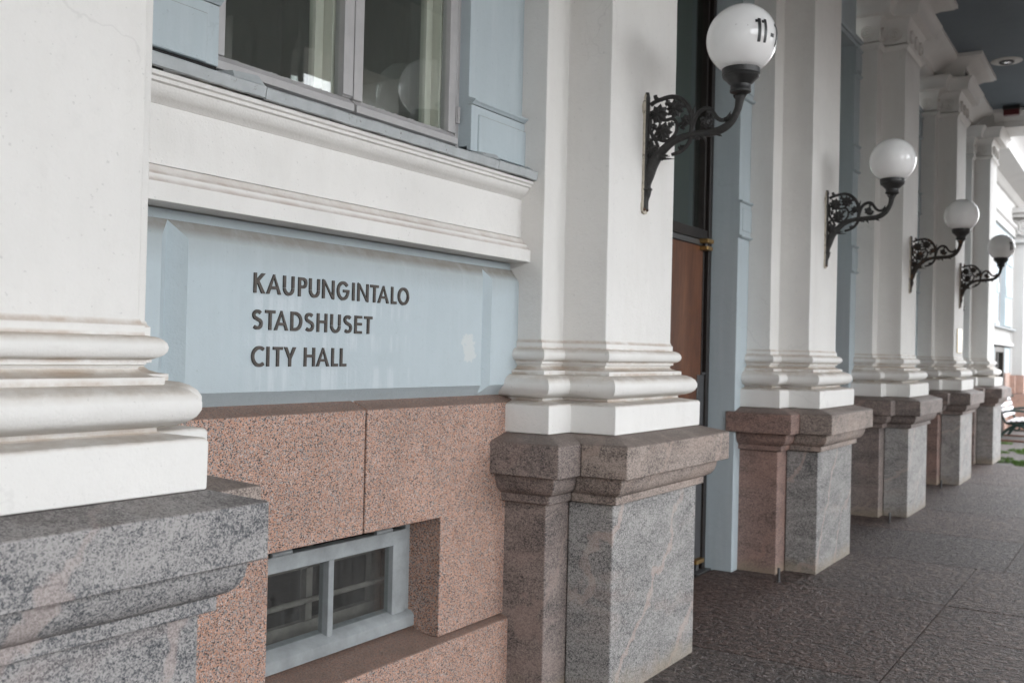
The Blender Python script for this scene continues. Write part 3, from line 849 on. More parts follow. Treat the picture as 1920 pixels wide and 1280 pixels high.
def door_bay(i, detail):
    xa, xb = PX[i], PX[i+1]
    xm = (xa+xb)/2
    ol, orr = xm-0.86, xm+0.86
    y, yr = 2.594, 2.800
    w = P(MB().box(xa+0.3, ol, y, 3.0, -0.01, 4.86), 'door_pier', M_BLUE, bevel=0.006)
    w2 = P(MB().box(orr, xb-0.3, y, 3.0, -0.01, 4.86), 'door_pier', M_BLUE, bevel=0.006)
    P(MB().box(ol, orr, y+0.001, 3.0, 4.82, 5.3), 'wall_above_door', M_BLUE)
    P(MB().extrude_x([(y+0.01, 4.86), (y-0.02, 4.86), (y-0.03, 4.88), (y-0.03, 4.90), (y+0.01, 4.92)], xa+0.3, xb-0.3), 'head_moulding', M_BLUE, w)
    strip_blocks(w2, orr, xb-0.5, y)
    d = P(MB().box(orr-0.062, orr-0.001, yr, yr+0.12, 0.0, 4.819).box(ol+0.001, ol+0.062, yr, yr+0.12, 0.0, 4.819).box(ol+0.062, orr-0.062, yr+0.01, yr+0.12, 2.460, 2.535).box(ol+0.062, orr-0.062, yr+0.01, yr+0.12, 4.75, 4.819),
          'door', M_DARKFRAME, bevel=0.004)
    if i == 1: d['label'] = 'brown veneered pivot door with glass above it'
    # frame grooves on the jamb nearest the next pilaster
    P(MB().box(orr-0.108, orr-0.0635, yr+0.030, yr+0.12, 0.02, 4.75), 'jamb_rebate', M_DARKFRAME, d, bevel=0.003)
    P(MB().box(orr-0.124, orr-0.110, yr+0.016, yr+0.10, 1.48, 4.75), 'jamb_fillet', M_DARKFRAME, d, bevel=0.003)
    P(MB().box(xm+0.01, orr-0.126, yr+0.02, yr+0.09, 0.06, 2.410), 'leaf', M_WOOD, d, bevel=0.004)
    P(MB().box(ol+0.126, xm-0.01, yr+0.02, yr+0.09, 0.06, 2.410), 'leaf', M_WOOD, d, bevel=0.004)
    P(MB().box(ol+0.07, orr-0.126, yr+0.018, yr+0.09, 2.4155, 2.4555), 'top_rail', M_STEEL, d, bevel=0.003)
    P(MB().box(orr-0.20, orr-0.070, yr+0.012, yr+0.10, 0.095, 1.455), 'kick_plate', M_STEEL, d, bevel=0.004)
    P(MB().box(orr-0.125, orr-0.0625, yr+0.005, yr+0.10, 1.456, 1.474), 'jamb_bar', M_STEEL, d, bevel=0.002)
    P(MB().box(ol+0.06, orr-0.06, yr+0.06, yr+0.066, 2.53, 4.76), 'pane', M_GLASS_DOOR, d)
    if detail:
        hb = P(MB().box(orr-0.195, orr-0.075, yr-0.045, yr+0.06, 2.432, 2.462), 'pivot_hinge', M_BRASS, d, bevel=0.003)
        P(MB().revolve([(0.018, 2.395), (0.018, 2.44)], (orr-0.13, yr+0.0, 0), 12), 'hinge_pin', M_DARKFRAME, hb)
        P(MB().box(orr-0.187, orr-0.080, yr-0.040, yr+0.06, 2.380, 2.408), 'hinge_plate', M_BRASS, hb, bevel=0.005)
        fp = P(MB().box(orr-0.215, orr-0.072, yr-0.02, yr+0.09, 0.062, 0.092), 'floor_pivot', M_BRASS, d, bevel=0.003)
        P(MB().revolve([(0.017, 0.004), (0.017, 0.064)], (orr-0.125, yr+0.02, 0), 12), 'pivot_pin', M_STEEL, fp)
        P(MB().box(orr-0.27, orr+0.035, yr-0.05, yr+0.12, -0.004, 0.006), 'floor_plate', M_STEEL, fp, bevel=0.002)
        # lobby seen through the glass
        P(MB().add([(ol-0.2, yr+0.15, 0), (orr+0.2, yr+0.15, 0), (orr+1.6, yr+3.2, 0), (ol-0.4, yr+3.2, 0), (ol-0.2, yr+0.15, 4.8), (orr+0.2, yr+0.15, 4.8), (orr+1.6, yr+3.2, 4.8), (ol-0.4, yr+3.2, 4.8)],
                   [(0, 1, 2, 3), (4, 7, 6, 5), (1, 5, 6, 2), (2, 6, 7, 3), (3, 7, 4, 0)]), 'lobby', M_LOBBY, d, fix=False)
        P(MB().box(xm+0.05, orr-0.02, yr+1.6, yr+1.75, 0.0, 2.98), 'lobby_screen', M_ROOM_DARK, d)
    else:
        P(MB().box(ol-0.1, orr+0.1, yr+0.5, yr+0.6, 0, 4.9), 'lobby', M_ROOM_DARK, d)
door_bay(1, True)
door_bay(2, False)
door_bay(3, False)
# last bay before the courtyard: granite base and blue wall again
P(MB().box(PX[4]+0.3, PX[5]-0.3, 2.526, 2.9, -0.01, 1.36), 'granite_base', M_PINK, bevel=0.006)
b4 = P(MB().box(PX[4]+0.3, PX[5]-0.3, 2.560, 2.9, 1.36, 5.3), 'end_bay_wall', M_BLUE)
strip_blocks(b4, PX[5]-1.1, PX[5]-0.5, 2.56)
P(MB().box(PX[0]-8.1, PX[0]+0.6, 2.56, 2.9, -0.01, 5.3), 'wall_before_first_pilaster', M_BLUE)

# ------------------------------------------------------------------ portico: upper wall, coved cornice, ceiling, end beams, outer columns, added light blockers
P(MB().box(PX[0]-8.1, 18.35, 2.48, 2.9, 5.30, 5.80), 'upper_wall', M_WHITE)
P(MB().box(PX[0]-30.0, 60, 3.3, 15.0, 6.5, 15.5), 'upper_storeys', M_WHITE)
P(MB().box(PX[0]-30.0, PX[0]-8.0, -4.0, 15.0, -0.01, 15.49), 'added_sky_blocker', M_WHITE)  # unseen mass added to cut sky light from behind the camera
COVE = [(0.0, 5.305), (0.03, 5.310), (0.03, 5.345), (0.055, 5.352), (0.075, 5.385), (0.115, 5.430), (0.18, 5.470), (0.262, 5.492), (0.285, 5.500), (0.300, 5.515), (0.320, 5.520), (0.320, 5.564)]
corn = None
for i in range(5):
    xa, xb = PX[i]+0.40, PX[i+1]-0.40
    if i == 0: xa = -2.5
    if i == 4: xb = PX[5]-0.45
    prof = [(2.46-e, z) for e, z in COVE] + [(2.55, 5.564), (2.55, 5.305)]
    m = MB().extrude_x(prof, xa, xb)
    if corn is None: corn = P(m, 'cove_cornice', M_WHITE)
    else: P(m, 'cove_length', M_WHITE, corn)
    if i < 5:
        m = three_side(MB(), [(e, z+0.0006) for e, z in COVE], WF+0.004, YF, 2.50)
        m.v = [(x+PX[i], y, z) for x, y, z in m.v]
        P(m, 'cove_break', M_WHITE, corn)
ceil = P(MB().box(-2.8, 18.34, -3.1, 2.40, 5.566, 5.75), 'portico_ceiling', M_BLUE_IN)  # near bay is an unseen addition that keeps sky light off the first pilaster
YO = -2.28
for cx in (-2.1, PX[5]):
    bm_ = P(MB().box(cx-0.38, cx+0.38, YO+0.362, 2.46, 5.303, 5.5655), 'end_beam', M_WHITE, bevel=0.004)
    sgn = -1 if cx > 9 else 1
    prof = [(cx+sgn*(0.38+0.0+e*0.62), z) for e, z in [(0.0, 5.36), (0.02, 5.365), (0.02, 5.40), (0.06, 5.43), (0.12, 5.475), (0.20, 5.50), (0.28, 5.512), (0.29, 5.5645)]] + [(cx+sgn*0.36, 5.5645), (cx+sgn*0.36, 5.36)]
    P(MB().extrude_y(prof, YO+0.362, 2.14), 'beam_moulding', M_WHITE, bm_)
ob = P(MB().box(-2.6, 18.13, YO-0.36, YO+0.36, 4.60, 5.5645), 'outer_beam', M_WHITE, bevel=0.004)
P(MB().box(9.44, 11.51, YO-0.30, YO+0.30, 2.90, 4.599).box(12.29, 14.41, YO-0.30, YO+0.30, 2.90, 4.599).box(15.19, 17.36, YO-0.30, YO+0.30, 2.90, 4.599), 'blocker_spandrel', M_WHITE, bevel=0.004)  # unseen infill added to darken the upper part of the far bays
for cx in (-2.1, 0.6, 3.9, 6.66, 9.05, 11.9, 14.8, 17.75):
    c = P(MB().box(cx-0.38, cx+0.38, YO-0.36, YO+0.36, 1.22, 4.20), 'outer_column', M_WHITE, bevel=0.006)
    P(MB().box(cx-0.50, cx+0.50, YO-0.50, YO+0.50, -0.01, 1.22), 'pedestal_stone', M_GN_GREY, c, bevel=0.008)
    P(MB().box(cx-0.46, cx+0.46, YO-0.46, YO+0.46, 4.20, 4.598), 'capital', M_WHITE, c, bevel=0.01)

P(MB().box(-2.48, -1.72, -1.90, -0.75, -0.01, 3.798), 'blocker_pier', M_WHITE, bevel=0.006)  # unseen pier added to block sky light from the near end
P(MB().box(-2.47, -1.73, -1.915, 1.80, 3.8005, 5.302), 'blocker_header', M_WHITE, bevel=0.006)  # unseen header added with the pier, narrows the near-end light
# pigeon spikes and grime on the capital below the ceiling
sp = MB()
for k in range(3):
    x = PX[4]-WF-0.13+0.10*k; yy = YF-0.10
    sp.tube([(x, yy, 5.30), (x-0.02, yy-0.01, 5.40)], [0.010, 0.003], 5)
P(sp, 'bird_spikes', M_DARKPL)['kind'] = 'stuff'

# ------------------------------------------------------------------ cast letters
def glyph(c, x, z, w, h=0.068, s=0.0112):
    """polygons/bands of one letter: list of (outline) in (x,z)"""
    out = []
    def bar(x0, z0, x1, z1, t=s):
        dx, dz = x1-x0, z1-z0; l = math.hypot(dx, dz); nx, nz = -dz/l*t/2, dx/l*t/2
        out.append([(x0+nx, z0+nz), (x0-nx, z0-nz), (x1-nx, z1-nz), (x1+nx, z1+nz)])
    def band(cx, cz, rx, rz, a0, a1, t=s, n=18):
        o = []; i_ = []
        for k in range(n+1):
            a = R(a0+(a1-a0)*k/n)
            o.append((cx+rx*math.cos(a), cz+rz*math.sin(a))); i_.append((cx+(rx-t)*math.cos(a), cz+(rz-t)*math.sin(a)))
        for k in range(n):
            out.append([o[k], o[k+1], i_[k+1], i_[k]])
    rect = lambda a, b, cc, d: out.append([(a, cc), (b, cc), (b, d), (a, d)])
    def slant(xb0, xb1, zb, xt0, xt1, zt): out.append([(xb0, zb), (xb1, zb), (xt1, zt), (xt0, zt)])
    r_ = x+w; t_ = z+h
    if c == 'I': rect(x, x+s, z, t_)
    elif c == 'L': rect(x, x+s, z, t_); rect(x+s, r_, z, z+s*.95)
    elif c == 'T': rect(x, r_, t_-s*.95, t_); rect(x+w/2-s/2, x+w/2+s/2, z, t_-s*.95)
    elif c == 'E': rect(x, x+s, z, t_); rect(x+s, r_, z, z+s*.9); rect(x+s, r_, t_-s*.9, t_); rect(x+s, r_*1-.001, z+h*.46, z+h*.46+s*.9)
    elif c == 'H': rect(x, x+s, z, t_); rect(r_-s, r_, z, t_); rect(x+s, r_-s, z+h*.48, z+h*.48+s*.9)
    elif c == 'K':
        rect(x, x+s, z, t_); slant(x+s*.9, x+s*.9, z+h*.36, x+s*.9, x+s*.9, z+h*.6)
        out.pop(); out.append([(x+s, z+h*.44), (x+s, z+h*.66), (r_-s*1.35, t_), (r_, t_), (x+s*1.9, z+h*.58)][::1])
        out.append([(x+s*1.0, z+h*.60), (x+s*2.0, z+h*.62), (r_, z), (r_-s*1.35, z)])
    elif c == 'A':
        m_ = x+w/2
        slant(x, x+s*1.12, z, m_-s*.18, m_+s*.42, t_); slant(r_-s*1.12, r_, z, m_-s*.30, m_+s*.18, t_)
        k = .26; xa = x+s*1.0+(w/2-s*.9)*k; xb = r_-s*1.0-(w/2-s*.9)*k
        rect(xa, xb, z+h*k, z+h*k+s*.85)
    elif c == 'N': rect(x, x+s, z, t_); rect(r_-s, r_, z, t_); out.append([(x+.001, t_+.002), (x+s*1.2, t_-.004), (r_-.001, z-.002), (r_-s*1.2, z+.004)])
    elif c == 'U':
        rr = w/2; rect(x, x+s, z+rr, t_); rect(r_-s, r_, z+rr, t_); band(x+rr, z+rr-.001, rr, rr, 180, 360)
    elif c == 'P': rect(x, x+s, z, t_); q = h*.29; rect(x+s, r_-q, t_-s*.95, t_); rect(x+s, r_-q, t_-2*q, t_-2*q+s*.95); band(r_-q, t_-q, q, q, -90, 90)
    elif c == 'D': rect(x, x+s, z, t_); q = h/2; k = max(.004, w-q-.004); rect(x+s, x+k+s*.3, t_-s*.9, t_); rect(x+s, x+k+s*.3, z, z+s*.9); band(x+k+s*.3, z+q, w-k-s*.3, q, -90, 90)
    elif c == 'O': band(x+w/2, z+h/2, w/2, h/2+.0015, 0, 360, s, 36)
    elif c == 'C': band(x+w*.62, z+h/2, w*.62, h/2+.0015, 52, 308, s, 26)
    elif c == 'G': band(x+w/2, z+h/2, w/2, h/2+.0015, 38, 352, s, 30); rect(x+w*.52, r_-s*.0, z+h*.42, z+h*.42+s*.9)
    elif c == 'Y': m_ = x+w/2; rect(m_-s/2, m_+s/2, z, z+h*.45); out.append([(m_-s*.55, z+h*.40), (m_+s*.2, z+h*.5), (x+s*1.15, t_), (x, t_)]); out.append([(m_-s*.2, z+h*.5), (m_+s*.55, z+h*.40), (r_, t_), (r_-s*1.15, t_)])
    elif c == 'S':
        q = h*.265
        cx = x+w/2; rx = w*.47
        pts = []
        for a in range(35, 271, 12): pts.append((cx+(rx-s/2)*math.cos(R(a)), t_-q-.0005+(q-s/2)*math.sin(R(a))))
        q2 = h-2*q+q*.0
        qq = (h-2*q)/2+.004
        for a in range(78, -147, -12): pts.append((cx+(w*.5-s/2)*math.cos(R(a)), z+qq+(qq-s/2)*math.sin(R(a))))
        for p, q_ in zip(pts[:-1], pts[1:]):
            if math.hypot(p[0]-q_[0], p[1]-q_[1]) > 1e-5: bar(p[0], p[1], q_[0], q_[1])
    return out
LINES = [
 ('sign_lettering', 'topmost word of the bronze sign, KAUPUNGINTALO', 1.7755, [('K', 2.350, .050), ('A', 2.407, .067), ('U', 2.485, .052), ('P', 2.558, .042), ('U', 2.612, .053), ('N', 2.680, .062), ('G', 2.757, .066), ('I', 2.842, .0112), ('N', 2.871, .062), ('T', 2.945, .047), ('A', 2.989, .067), ('L', 3.071, .032), ('O', 3.113, .069)]),
 ('sign_lettering', 'middle word of the bronze sign, STADSHUSET', 1.6520, [('S', 2.346, .047), ('T', 2.405, .045), ('A', 2.447, .065), ('D', 2.525, .055), ('S', 2.593, .047), ('H', 2.656, .052), ('U', 2.727, .053), ('S', 2.797, .046), ('E', 2.859, .040), ('T', 2.914, .045)]),
 ('sign_lettering', 'lowest line of the bronze sign, CITY HALL', 1.5270, [('C', 2.347, .057), ('I', 2.416, .0112), ('T', 2.445, .044), ('Y', 2.497, .056), ('H', 2.595, .054), ('A', 2.657, .067), ('L', 2.737, .033), ('L', 2.783, .033)]),
]
for nm, lab, zb, chars in LINES:
    t = thing(nm, lab, 'lettering', (chars[0][1], YP, zb))
    for c, x, w in chars:
        m = MB()
        for k, poly in enumerate(glyph(c, x-chars[0][1], 0, w)):
            e = 0.00012*(k % 9)
            m.extrude_y(poly, -0.0060-e, 0.002+e)
        m.build('letter', M_LETTER, t)

# ------------------------------------------------------------------ wall lamps
GR, GZ, GD = 0.168, 3.120, 0.500
def lamp(cx, iron, label, numbered):
    """origin at the wall face; local y is minus the distance from the wall"""
    t = thing('wall_lamp', label, 'lamp', (cx, YF, 0), 'globe lamps on the pilasters')
    p = lambda d, z, x=0.0: (x, -d, z)
    # back plate with old paint and iron spine
    outline = [(-0.030, 2.325), (-0.022, 2.312), (0.0, 2.307), (0.022, 2.312), (0.030, 2.325), (0.030, 2.36), (0.024, 2.37), (0.024, 2.80), (0.036, 2.825), (0.040, 2.85), (0.030, 2.875), (0.018, 2.885), (0.018, 2.90), (0.010, 2.918), (0.0, 2.922),
               (-0.010, 2.918), (-0.018, 2.90), (-0.018, 2.885), (-0.030, 2.875), (-0.040, 2.85), (-0.036, 2.825), (-0.024, 2.80), (-0.024, 2.37), (-0.030, 2.36)]
    MB().extrude_y(outline, -0.012, 0.001).build('wall_plate', M_BACKPLATE, t, bevel=0.003)
    arm = MB()
    ap = smooth_path([(0.014, 2.330, .012), (0.016, 2.376, .013), (0.022, 2.420, .020), (0.022, 2.452, .017), (0.030, 2.497, .025), (0.054, 2.568, .029), (0.104, 2.625, .023), (0.162, 2.666, .020), (0.242, 2.686, .0165), (0.325, 2.688, .019), (0.397, 2.695, .020), (0.452, 2.726, .019), (0.486, 2.782, .018), (0.496, 2.826, .021), (0.499, 2.848, .024), (0.499, 2.862, .014)], 5)
    arm.tube([p(d, z) for d, z, r in ap], [r for d, z, r in ap], 10, 0.85)
    arm_o = arm.build('arm', iron, t)
    sp_ = MB().tube([p(0.012, z) for z in (2.33, 2.6, 2.90)], [0.014, 0.013, 0.012], 8, 1.5)
    sp_.tube([p(0.010, 2.895), p(0.010, 2.924)], [0.016, 0.010], 8)
    sp_.revolve([(0.024, 0.0), (0.027, 0.006), (0.024, 0.012)], p(0.020, 2.425), 10)
    sp_.build('spine', iron, t)
    for dd, zz, xx in ((0.017, 2.330, -0.017), (0.017, 2.330, 0.017), (0.014, 2.862, 0.0)):
        MB().revolve([(0.009, 0), (0.008, -0.006), (0.004, -0.010)], p(dd-0.006, zz, xx), 8, 'y').build('bolt', M_RUST, t)
    def scroll(pts, r0, r1, name='scroll'):
        q = smooth_path(pts, 6); n = len(q)
        MB().tube([p(a, b) for a, b in q], [1.25*(r0+(r1-r0)*i/(n-1)) for i in range(n)], 8, 0.9).build(name, iron, t)
    scroll([(0.053, 2.905), (0.058, 2.890), (0.076, 2.880), (0.110, 2.886), (0.146, 2.888), (0.185, 2.876), (0.214, 2.852), (0.236, 2.822), (0.250, 2.785), (0.255, 2.74), (0.252, 2.695)], .0085, .011)
    scroll([(0.252, 2.700), (0.262, 2.745), (0.274, 2.776), (0.298, 2.800), (0.328, 2.809), (0.352, 2.799), (0.368, 2.778), (0.384, 2.757), (0.405, 2.744), (0.428, 2.744), (0.444, 2.756), (0.455, 2.768)], .011, .007)
    scroll([(0.362, 2.745), (0.350, 2.722), (0.328, 2.722), (0.314, 2.738), (0.318, 2.760), (0.334, 2.768), (0.345, 2.758)], .008, .005)
    scroll([(0.030, 2.86), (0.052, 2.872), (0.076, 2.878)], .010, .008)
    scroll([(0.022, 2.815), (0.030, 2.770), (0.028, 2.735), (0.040, 2.708), (0.060, 2.678), (0.076, 2.640)], .008, .007)
    scroll([(0.040, 2.700), (0.070, 2.684), (0.100, 2.672), (0.130, 2.672), (0.156, 2.688), (0.172, 2.712), (0.176, 2.742), (0.166, 2.766), (0.146, 2.778), (0.118, 2.774), (0.092, 2.778)], .007, .007)
    scroll([(0.150, 2.778), (0.158, 2.800), (0.164, 2.818)], .007, .006)
    scroll([(0.176, 2.736), (0.195, 2.748), (0.224, 2.760)], .006, .006)
    scroll([(0.252, 2.688), (0.246, 2.660), (0.222, 2.628), (0.190, 2.608), (0.150, 2.598)], .010, .007)
    # leaves that fill the open work
    def leaf(d, z, r, a):
        m = MB()
        ca, sa = math.cos(R(a)), math.sin(R(a))
        out = [(0, -.30), (.35, -.55), (.5, -.18), (.85, -.42), (.9, -.05), (1.25, 0), (.9, .12), (.8, .46), (.45, .2), (.3, .55), (0, .28)]
        m.add([p(d+r*(x*ca-y*sa), z+r*(x*sa+y*ca), -0.007) for x, y in out] + [p(d+r*(x*ca-y*sa), z+r*(x*sa+y*ca), 0.007) for x, y in out] + [p(d+r*.5*ca, z+r*.5*sa, -0.018), p(d+r*.5*ca, z+r*.5*sa, 0.018)],
              [(i, (i+1) % 11, 22) for i in range(11)] + [(11+(i+1) % 11, 11+i, 23) for i in range(11)] + [((i+1) % 11, i, 11+i, 11+(i+1) % 11) for i in range(11)])
        m.build('leaf', iron, t, angle=20)
    for d, z, r, a in ((0.115, 2.865, .030, -40), (0.215, 2.840, .026, 200), (0.055, 2.760, .030, 250), (0.130, 2.745, .030, 20), (0.200, 2.720, .026, 60), (0.115, 2.690, .024, 100), (0.345, 2.795, .024, 240), (0.300, 2.760, .022, -20),
                       (0.080, 2.590, .040, 10), (0.045, 2.540, .030, 100), (0.030, 2.665, .028, 60), (0.420, 2.735, .022, 60), (0.190, 2.620, .026, 40), (0.275, 2.675, .026, -20)):
        leaf(d, z, r, a)
    # spurs and leaf tips
    sp2 = MB()
    def spur(a, b, r=.010):
        sp2.tube([p(*a), p((a[0]+b[0])/2, (a[1]+b[1])/2), p(*b)], [r, r*.65, .001], 6, 0.8)
    for a, b in (((0.256, 2.78), (0.268, 2.832)), ((0.438, 2.748), (0.452, 2.782)), ((0.240, 2.672), (0.318, 2.672)), ((0.318, 2.672), (0.330, 2.648)), ((0.385, 2.680), (0.412, 2.664)), ((0.07, 2.600), (0.140, 2.590)), ((0.06, 2.585), (0.168, 2.575)),
                 ((0.11, 2.612), (0.132, 2.622)), ((0.12, 2.888), (0.114, 2.860)), ((0.30, 2.70), (0.318, 2.665)), ((0.03, 2.72), (0.05, 2.73)), ((0.024, 2.66), (0.045, 2.665)), ((0.478, 2.845), (0.462, 2.858)), ((0.515, 2.845), (0.533, 2.858)), ((0.024, 2.39), (0.040, 2.408))):
        spur(a, b)
    sp2.build('leaf_spurs', iron, t)
    # flowers: ribbed nine-petal rosettes facing both sides
    def flower(d, z, r, n=9, tilt=0.0):
        r *= 1.24
        m = MB(); vs = [p(d, z, -0.020)]; fs = []
        k = 2*n
        for i in range(k):
            a = 2*math.pi*i/k + tilt
            rr = r if i % 2 == 0 else r*0.66
            vs.append(p(d+rr*math.cos(a), z+rr*math.sin(a), -0.004 if i % 2 == 0 else -0.011))
        for i in range(k):
            a = 2*math.pi*i/k + tilt
            rr = r*0.45
            vs.append(p(d+rr*math.cos(a), z+rr*math.sin(a), -0.020 if i % 2 == 0 else -0.013))
        for i in range(k):
            j = (i+1) % k
            fs += [(1+i, 1+j, 1+k+j, 1+k+i), (1+k+i, 1+k+j, 0)]
        m.add(vs, fs)
        o = len(vs)
        m.add([(-x, y, zz) for x, y, zz in vs], [f[::-1] for f in fs])
        for i in range(k):
            j = (i+1) % k
            m.f.append((1+i, o+1+i, o+1+j, 1+j))
        m.revolve([(r*.20, -0.0165), (r*.15, -0.024), (r*.05, -0.027)], p(d, z), 8, 'x')
        m.build('flower', iron, t, angle=20)
    flower(0.075, 2.807, 0.043); flower(0.164, 2.826, 0.040, 9, .3); flower(0.100, 2.716, 0.042, 9, .6)
    flower(0.225, 2.762, 0.026, 7); flower(0.046, 2.622, 0.036, 9, .2); flower(0.326, 2.742, 0.024, 6, .4)
    # fitter (gallery) under the globe
    fit = MB().revolve([(0.030, 2.858), (0.050, 2.868), (0.052, 2.876), (0.048, 2.882), (0.048, 2.902), (0.053, 2.907), (0.058, 2.911), (0.066, 2.920), (0.076, 2.930), (0.086, 2.937), (0.0885, 2.944), (0.0865, 2.949), (0.0905, 2.953), (0.0905, 2.985), (0.086, 2.987), (0.080, 2.975)], p(GD, 0), 40)
    fo = fit.build('fitter', M_FITTER, t)
    hl = MB()
    for i in range(14):
        a = 2*math.pi*i/14
        c0 = Vector((0.0484*math.cos(a), -GD+0.0484*math.sin(a), 2.892))
        n_ = Vector((math.cos(a), math.sin(a), 0)); tt = Vector((-math.sin(a), math.cos(a), 0))
        hl.add([tuple(c0+n_*0.0006+tt*0.0045*math.cos(b)+Vector((0, 0, 0.0045*math.sin(b)))) for b in [2*math.pi*q/8 for q in range(8)]], [tuple(range(8))])
    hl.build('vent_holes', M_BLACK, fo, fix=False)
    gl = MB()
    prof = []
    n = 28
    for i in range(n+1):
        a = -math.pi/2 + math.pi*i/n
        prof.append((max(0.0004, GR*math.cos(a)), GR*math.sin(a)))
    prof = [q for q in prof if q[1] > -0.146]
    gl.revolve(prof, p(GD, GZ), 48)
    go = gl.build('globe', M_OPAL, t, angle=60)
    if numbered:
        # 11-13 painted round the globe, read from the street
        RR = GR+0.0012
        az0 = math.atan2(1.68-0.0, 0.0)  # unused reference
        camdir = math.degrees(math.atan2(-1.678, -4.6))  # direction from globe towards the portico entrance side
        def S(az, la):
            a = R(camdir+az); l = R(la)
            return (RR*math.cos(l)*math.cos(a), -GD+RR*math.cos(l)*math.sin(a), GZ+RR*math.sin(l))
        dig = MB()
        def patch(a0, a1, l0, l1, k=0.0):
            na = max(2, int(abs(a1-a0)/3)+1); nl = max(2, int(abs(l1-l0)/3)+1)
            vs = [S(a0+(a1-a0)*i/na, l0+(l1-l0)*j/nl) for i in range(na+1) for j in range(nl+1)]
            vs = [(x*(1+k), (y+GD)*(1+k)-GD, (z-GZ)*(1+k)+GZ) for x, y, z in vs]
            dig.add(vs, [(i*(nl+1)+j, (i+1)*(nl+1)+j, (i+1)*(nl+1)+j+1, i*(nl+1)+j+1) for i in range(na) for j in range(nl)])
        def one(a):
            patch(a-1.5, a+4.2, -19, 19)
            patch(a-6.0, a-1.5, 11.5, 16.5)
        one(27.5); one(39.0)
        patch(51.5, 60.5, -7.5, -1.5)
        one(70.0)
        for (a0, a1, l0, l1) in ((80, 92, 14.5, 19), (87.5, 93, 2, 14.5), (83, 92, -2.2, 2), (87.5, 93, -15, -2.2), (80, 92, -19, -15)):
            patch(a0, a1, l0, l1, 0.0)
        dig.build('house_number', M_BLACK, go, angle=60)
    return t
lamp(PX[1], M_IRON, 'closest globe lamp, large and marked 11-13, on the pilaster by the lettered panel', True)
lamp(PX[2], M_IRON, 'plain globe lamp second from the camera, on the pilaster right of the brown door', False)
lamp(PX[3], M_IRON_RUST, 'plain globe lamp third from the camera, on a rust brown bracket', False)
lamp(PX[4], M_IRON_RUST, 'farthest and smallest globe lamp, marked 11-13 on its globe', True)

# ------------------------------------------------------------------ small fittings
t = thing('recessed_downlight', 'round white downlight set in the blue portico ceiling', 'ceiling light', (14.47, 1.65, 5.566))
MB().revolve([(0.192, 0.0), (0.192, -0.006), (0.186, -0.010), (0.085, -0.012), (0.080, 0.0)], (0, 0, 0), 40).build('trim_ring', M_WPAINT, t)
MB().revolve([(0.092, -0.002), (0.092, -0.028), (0.074, -0.034), (0.070, -0.020), (0.066, -0.005)], (0, 0, 0), 32).build('inner_ring', M_STEEL, t)
MB().revolve([(0.064, -0.022), (0.04, -0.028), (0.001, -0.030)], (0, 0, 0), 24).build('lens', M_CHROME, t)

t = thing('exit_lamp_box', 'small red box with a dark top at the far end of the blue ceiling', 'alarm box', (17.02, 1.86, 5.50))
MB().box(-0.05, 0.05, -0.11, 0.11, -0.09, 0.0).build('red_housing', M_RED, t, bevel=0.008)
MB().box(-0.06, 0.06, -0.12, 0.12, 0.0005, 0.055).build('mount', M_DARKPL, t, bevel=0.006)
MB().tube(smooth_path([(0, -0.12, 0.03), (0, -0.30, 0.0), (0, -0.42, 0.02), (0, -0.52, 0.06)], 5), 0.012, 6).build('cable', M_DARKPL, t)

pl = MB().box(14.37, 14.71, 2.160, 2.179, 1.715, 2.035).build('metal_plaque', M_PLAQUE, bevel=0.004)
pl['category'] = 'plaque'
pl['label'] = 'shiny metal plaque on the pilaster below the farthest globe lamp'

t = thing('entry_intercom', 'tiny black camera sticking out beside the farthest pilasters', 'camera', (16.60, 2.555, 2.405))
MB().box(-0.05, 0.05, -0.03, 0.03, -0.04, 0.04).build('mount', M_DARKPL, t, bevel=0.004)
MB().revolve([(0.035, 0.0), (0.035, -0.09), (0.04, -0.095), (0.04, -0.12)], (0, -0.03, 0.0), 12, 'y').build('camera_body', M_DARKPL, t)

def stop_pin(x, y, lab):
    t = thing('floor_pin', lab, 'pin', (x, y, 0))
    MB().revolve([(0.010, 0.0), (0.010, 0.088), (0.0105, 0.0885), (0.009, 0.10)], (0, 0, 0), 10).build('rod', M_STEEL, t)
    MB().revolve([(0.020, -0.003), (0.020, 0.004), (0.011, 0.007)], (0, 0, 0), 12).build('collar', M_STEEL, t)
stop_pin(7.03, 2.205, 'thin metal pin in the paving by the red granite pedestal, closest of the pins')
stop_pin(10.28, 2.135, 'thin metal pin in the paving by the third pedestal, middle one of the pins')
stop_pin(13.55, 2.20, 'thin metal pin in the paving by the fourth pedestal, farthest of the pins')

# ------------------------------------------------------------------ wing beyond the portico
OW = 0.30
wing = thing('white_wing', 'sunlit white and pale blue wing with a black door beyond the portico', 'building', (26.0, 2.9, 0))
WOFF = Vector((-26.0, -2.9, 0))
def W(mb, name, material, parent=None, **kw):
    return mb.build(name, material, wing, WOFF, **kw) if parent is None else mb.build(name, material, parent, **kw)
yw = 2.85
W(MB().box(18.4, 24.0, yw, yw+0.4, 0, 1.36).box(25.85, 27.2, yw, yw+0.4, 0, 1.36), 'granite_base', M_PINK)
W(MB().box(18.4, 24.0, yw+0.02, yw+0.4, 1.36, 1.95).box(25.85, 27.2, yw+0.02, yw+0.4, 1.36, 1.95), 'lower_wall', M_BLUE)
W(MB().box(18.4, 27.2, yw-0.045, yw+0.4, 1.98, 2.075), 'band', M_WHITE_DIM, bevel=0.01)
W(MB().box(18.4, 27.2, yw+0.01, yw+0.4, 2.076, 2.36), 'fascia', M_WHITE_DIM)
W(MB().extrude_x([(yw-0.10, 2.40), (yw-0.09, 2.36), (yw+0.1, 2.36), (yw+0.1, 2.45)], 18.4, 26.95), 'sill', M_ZINC)
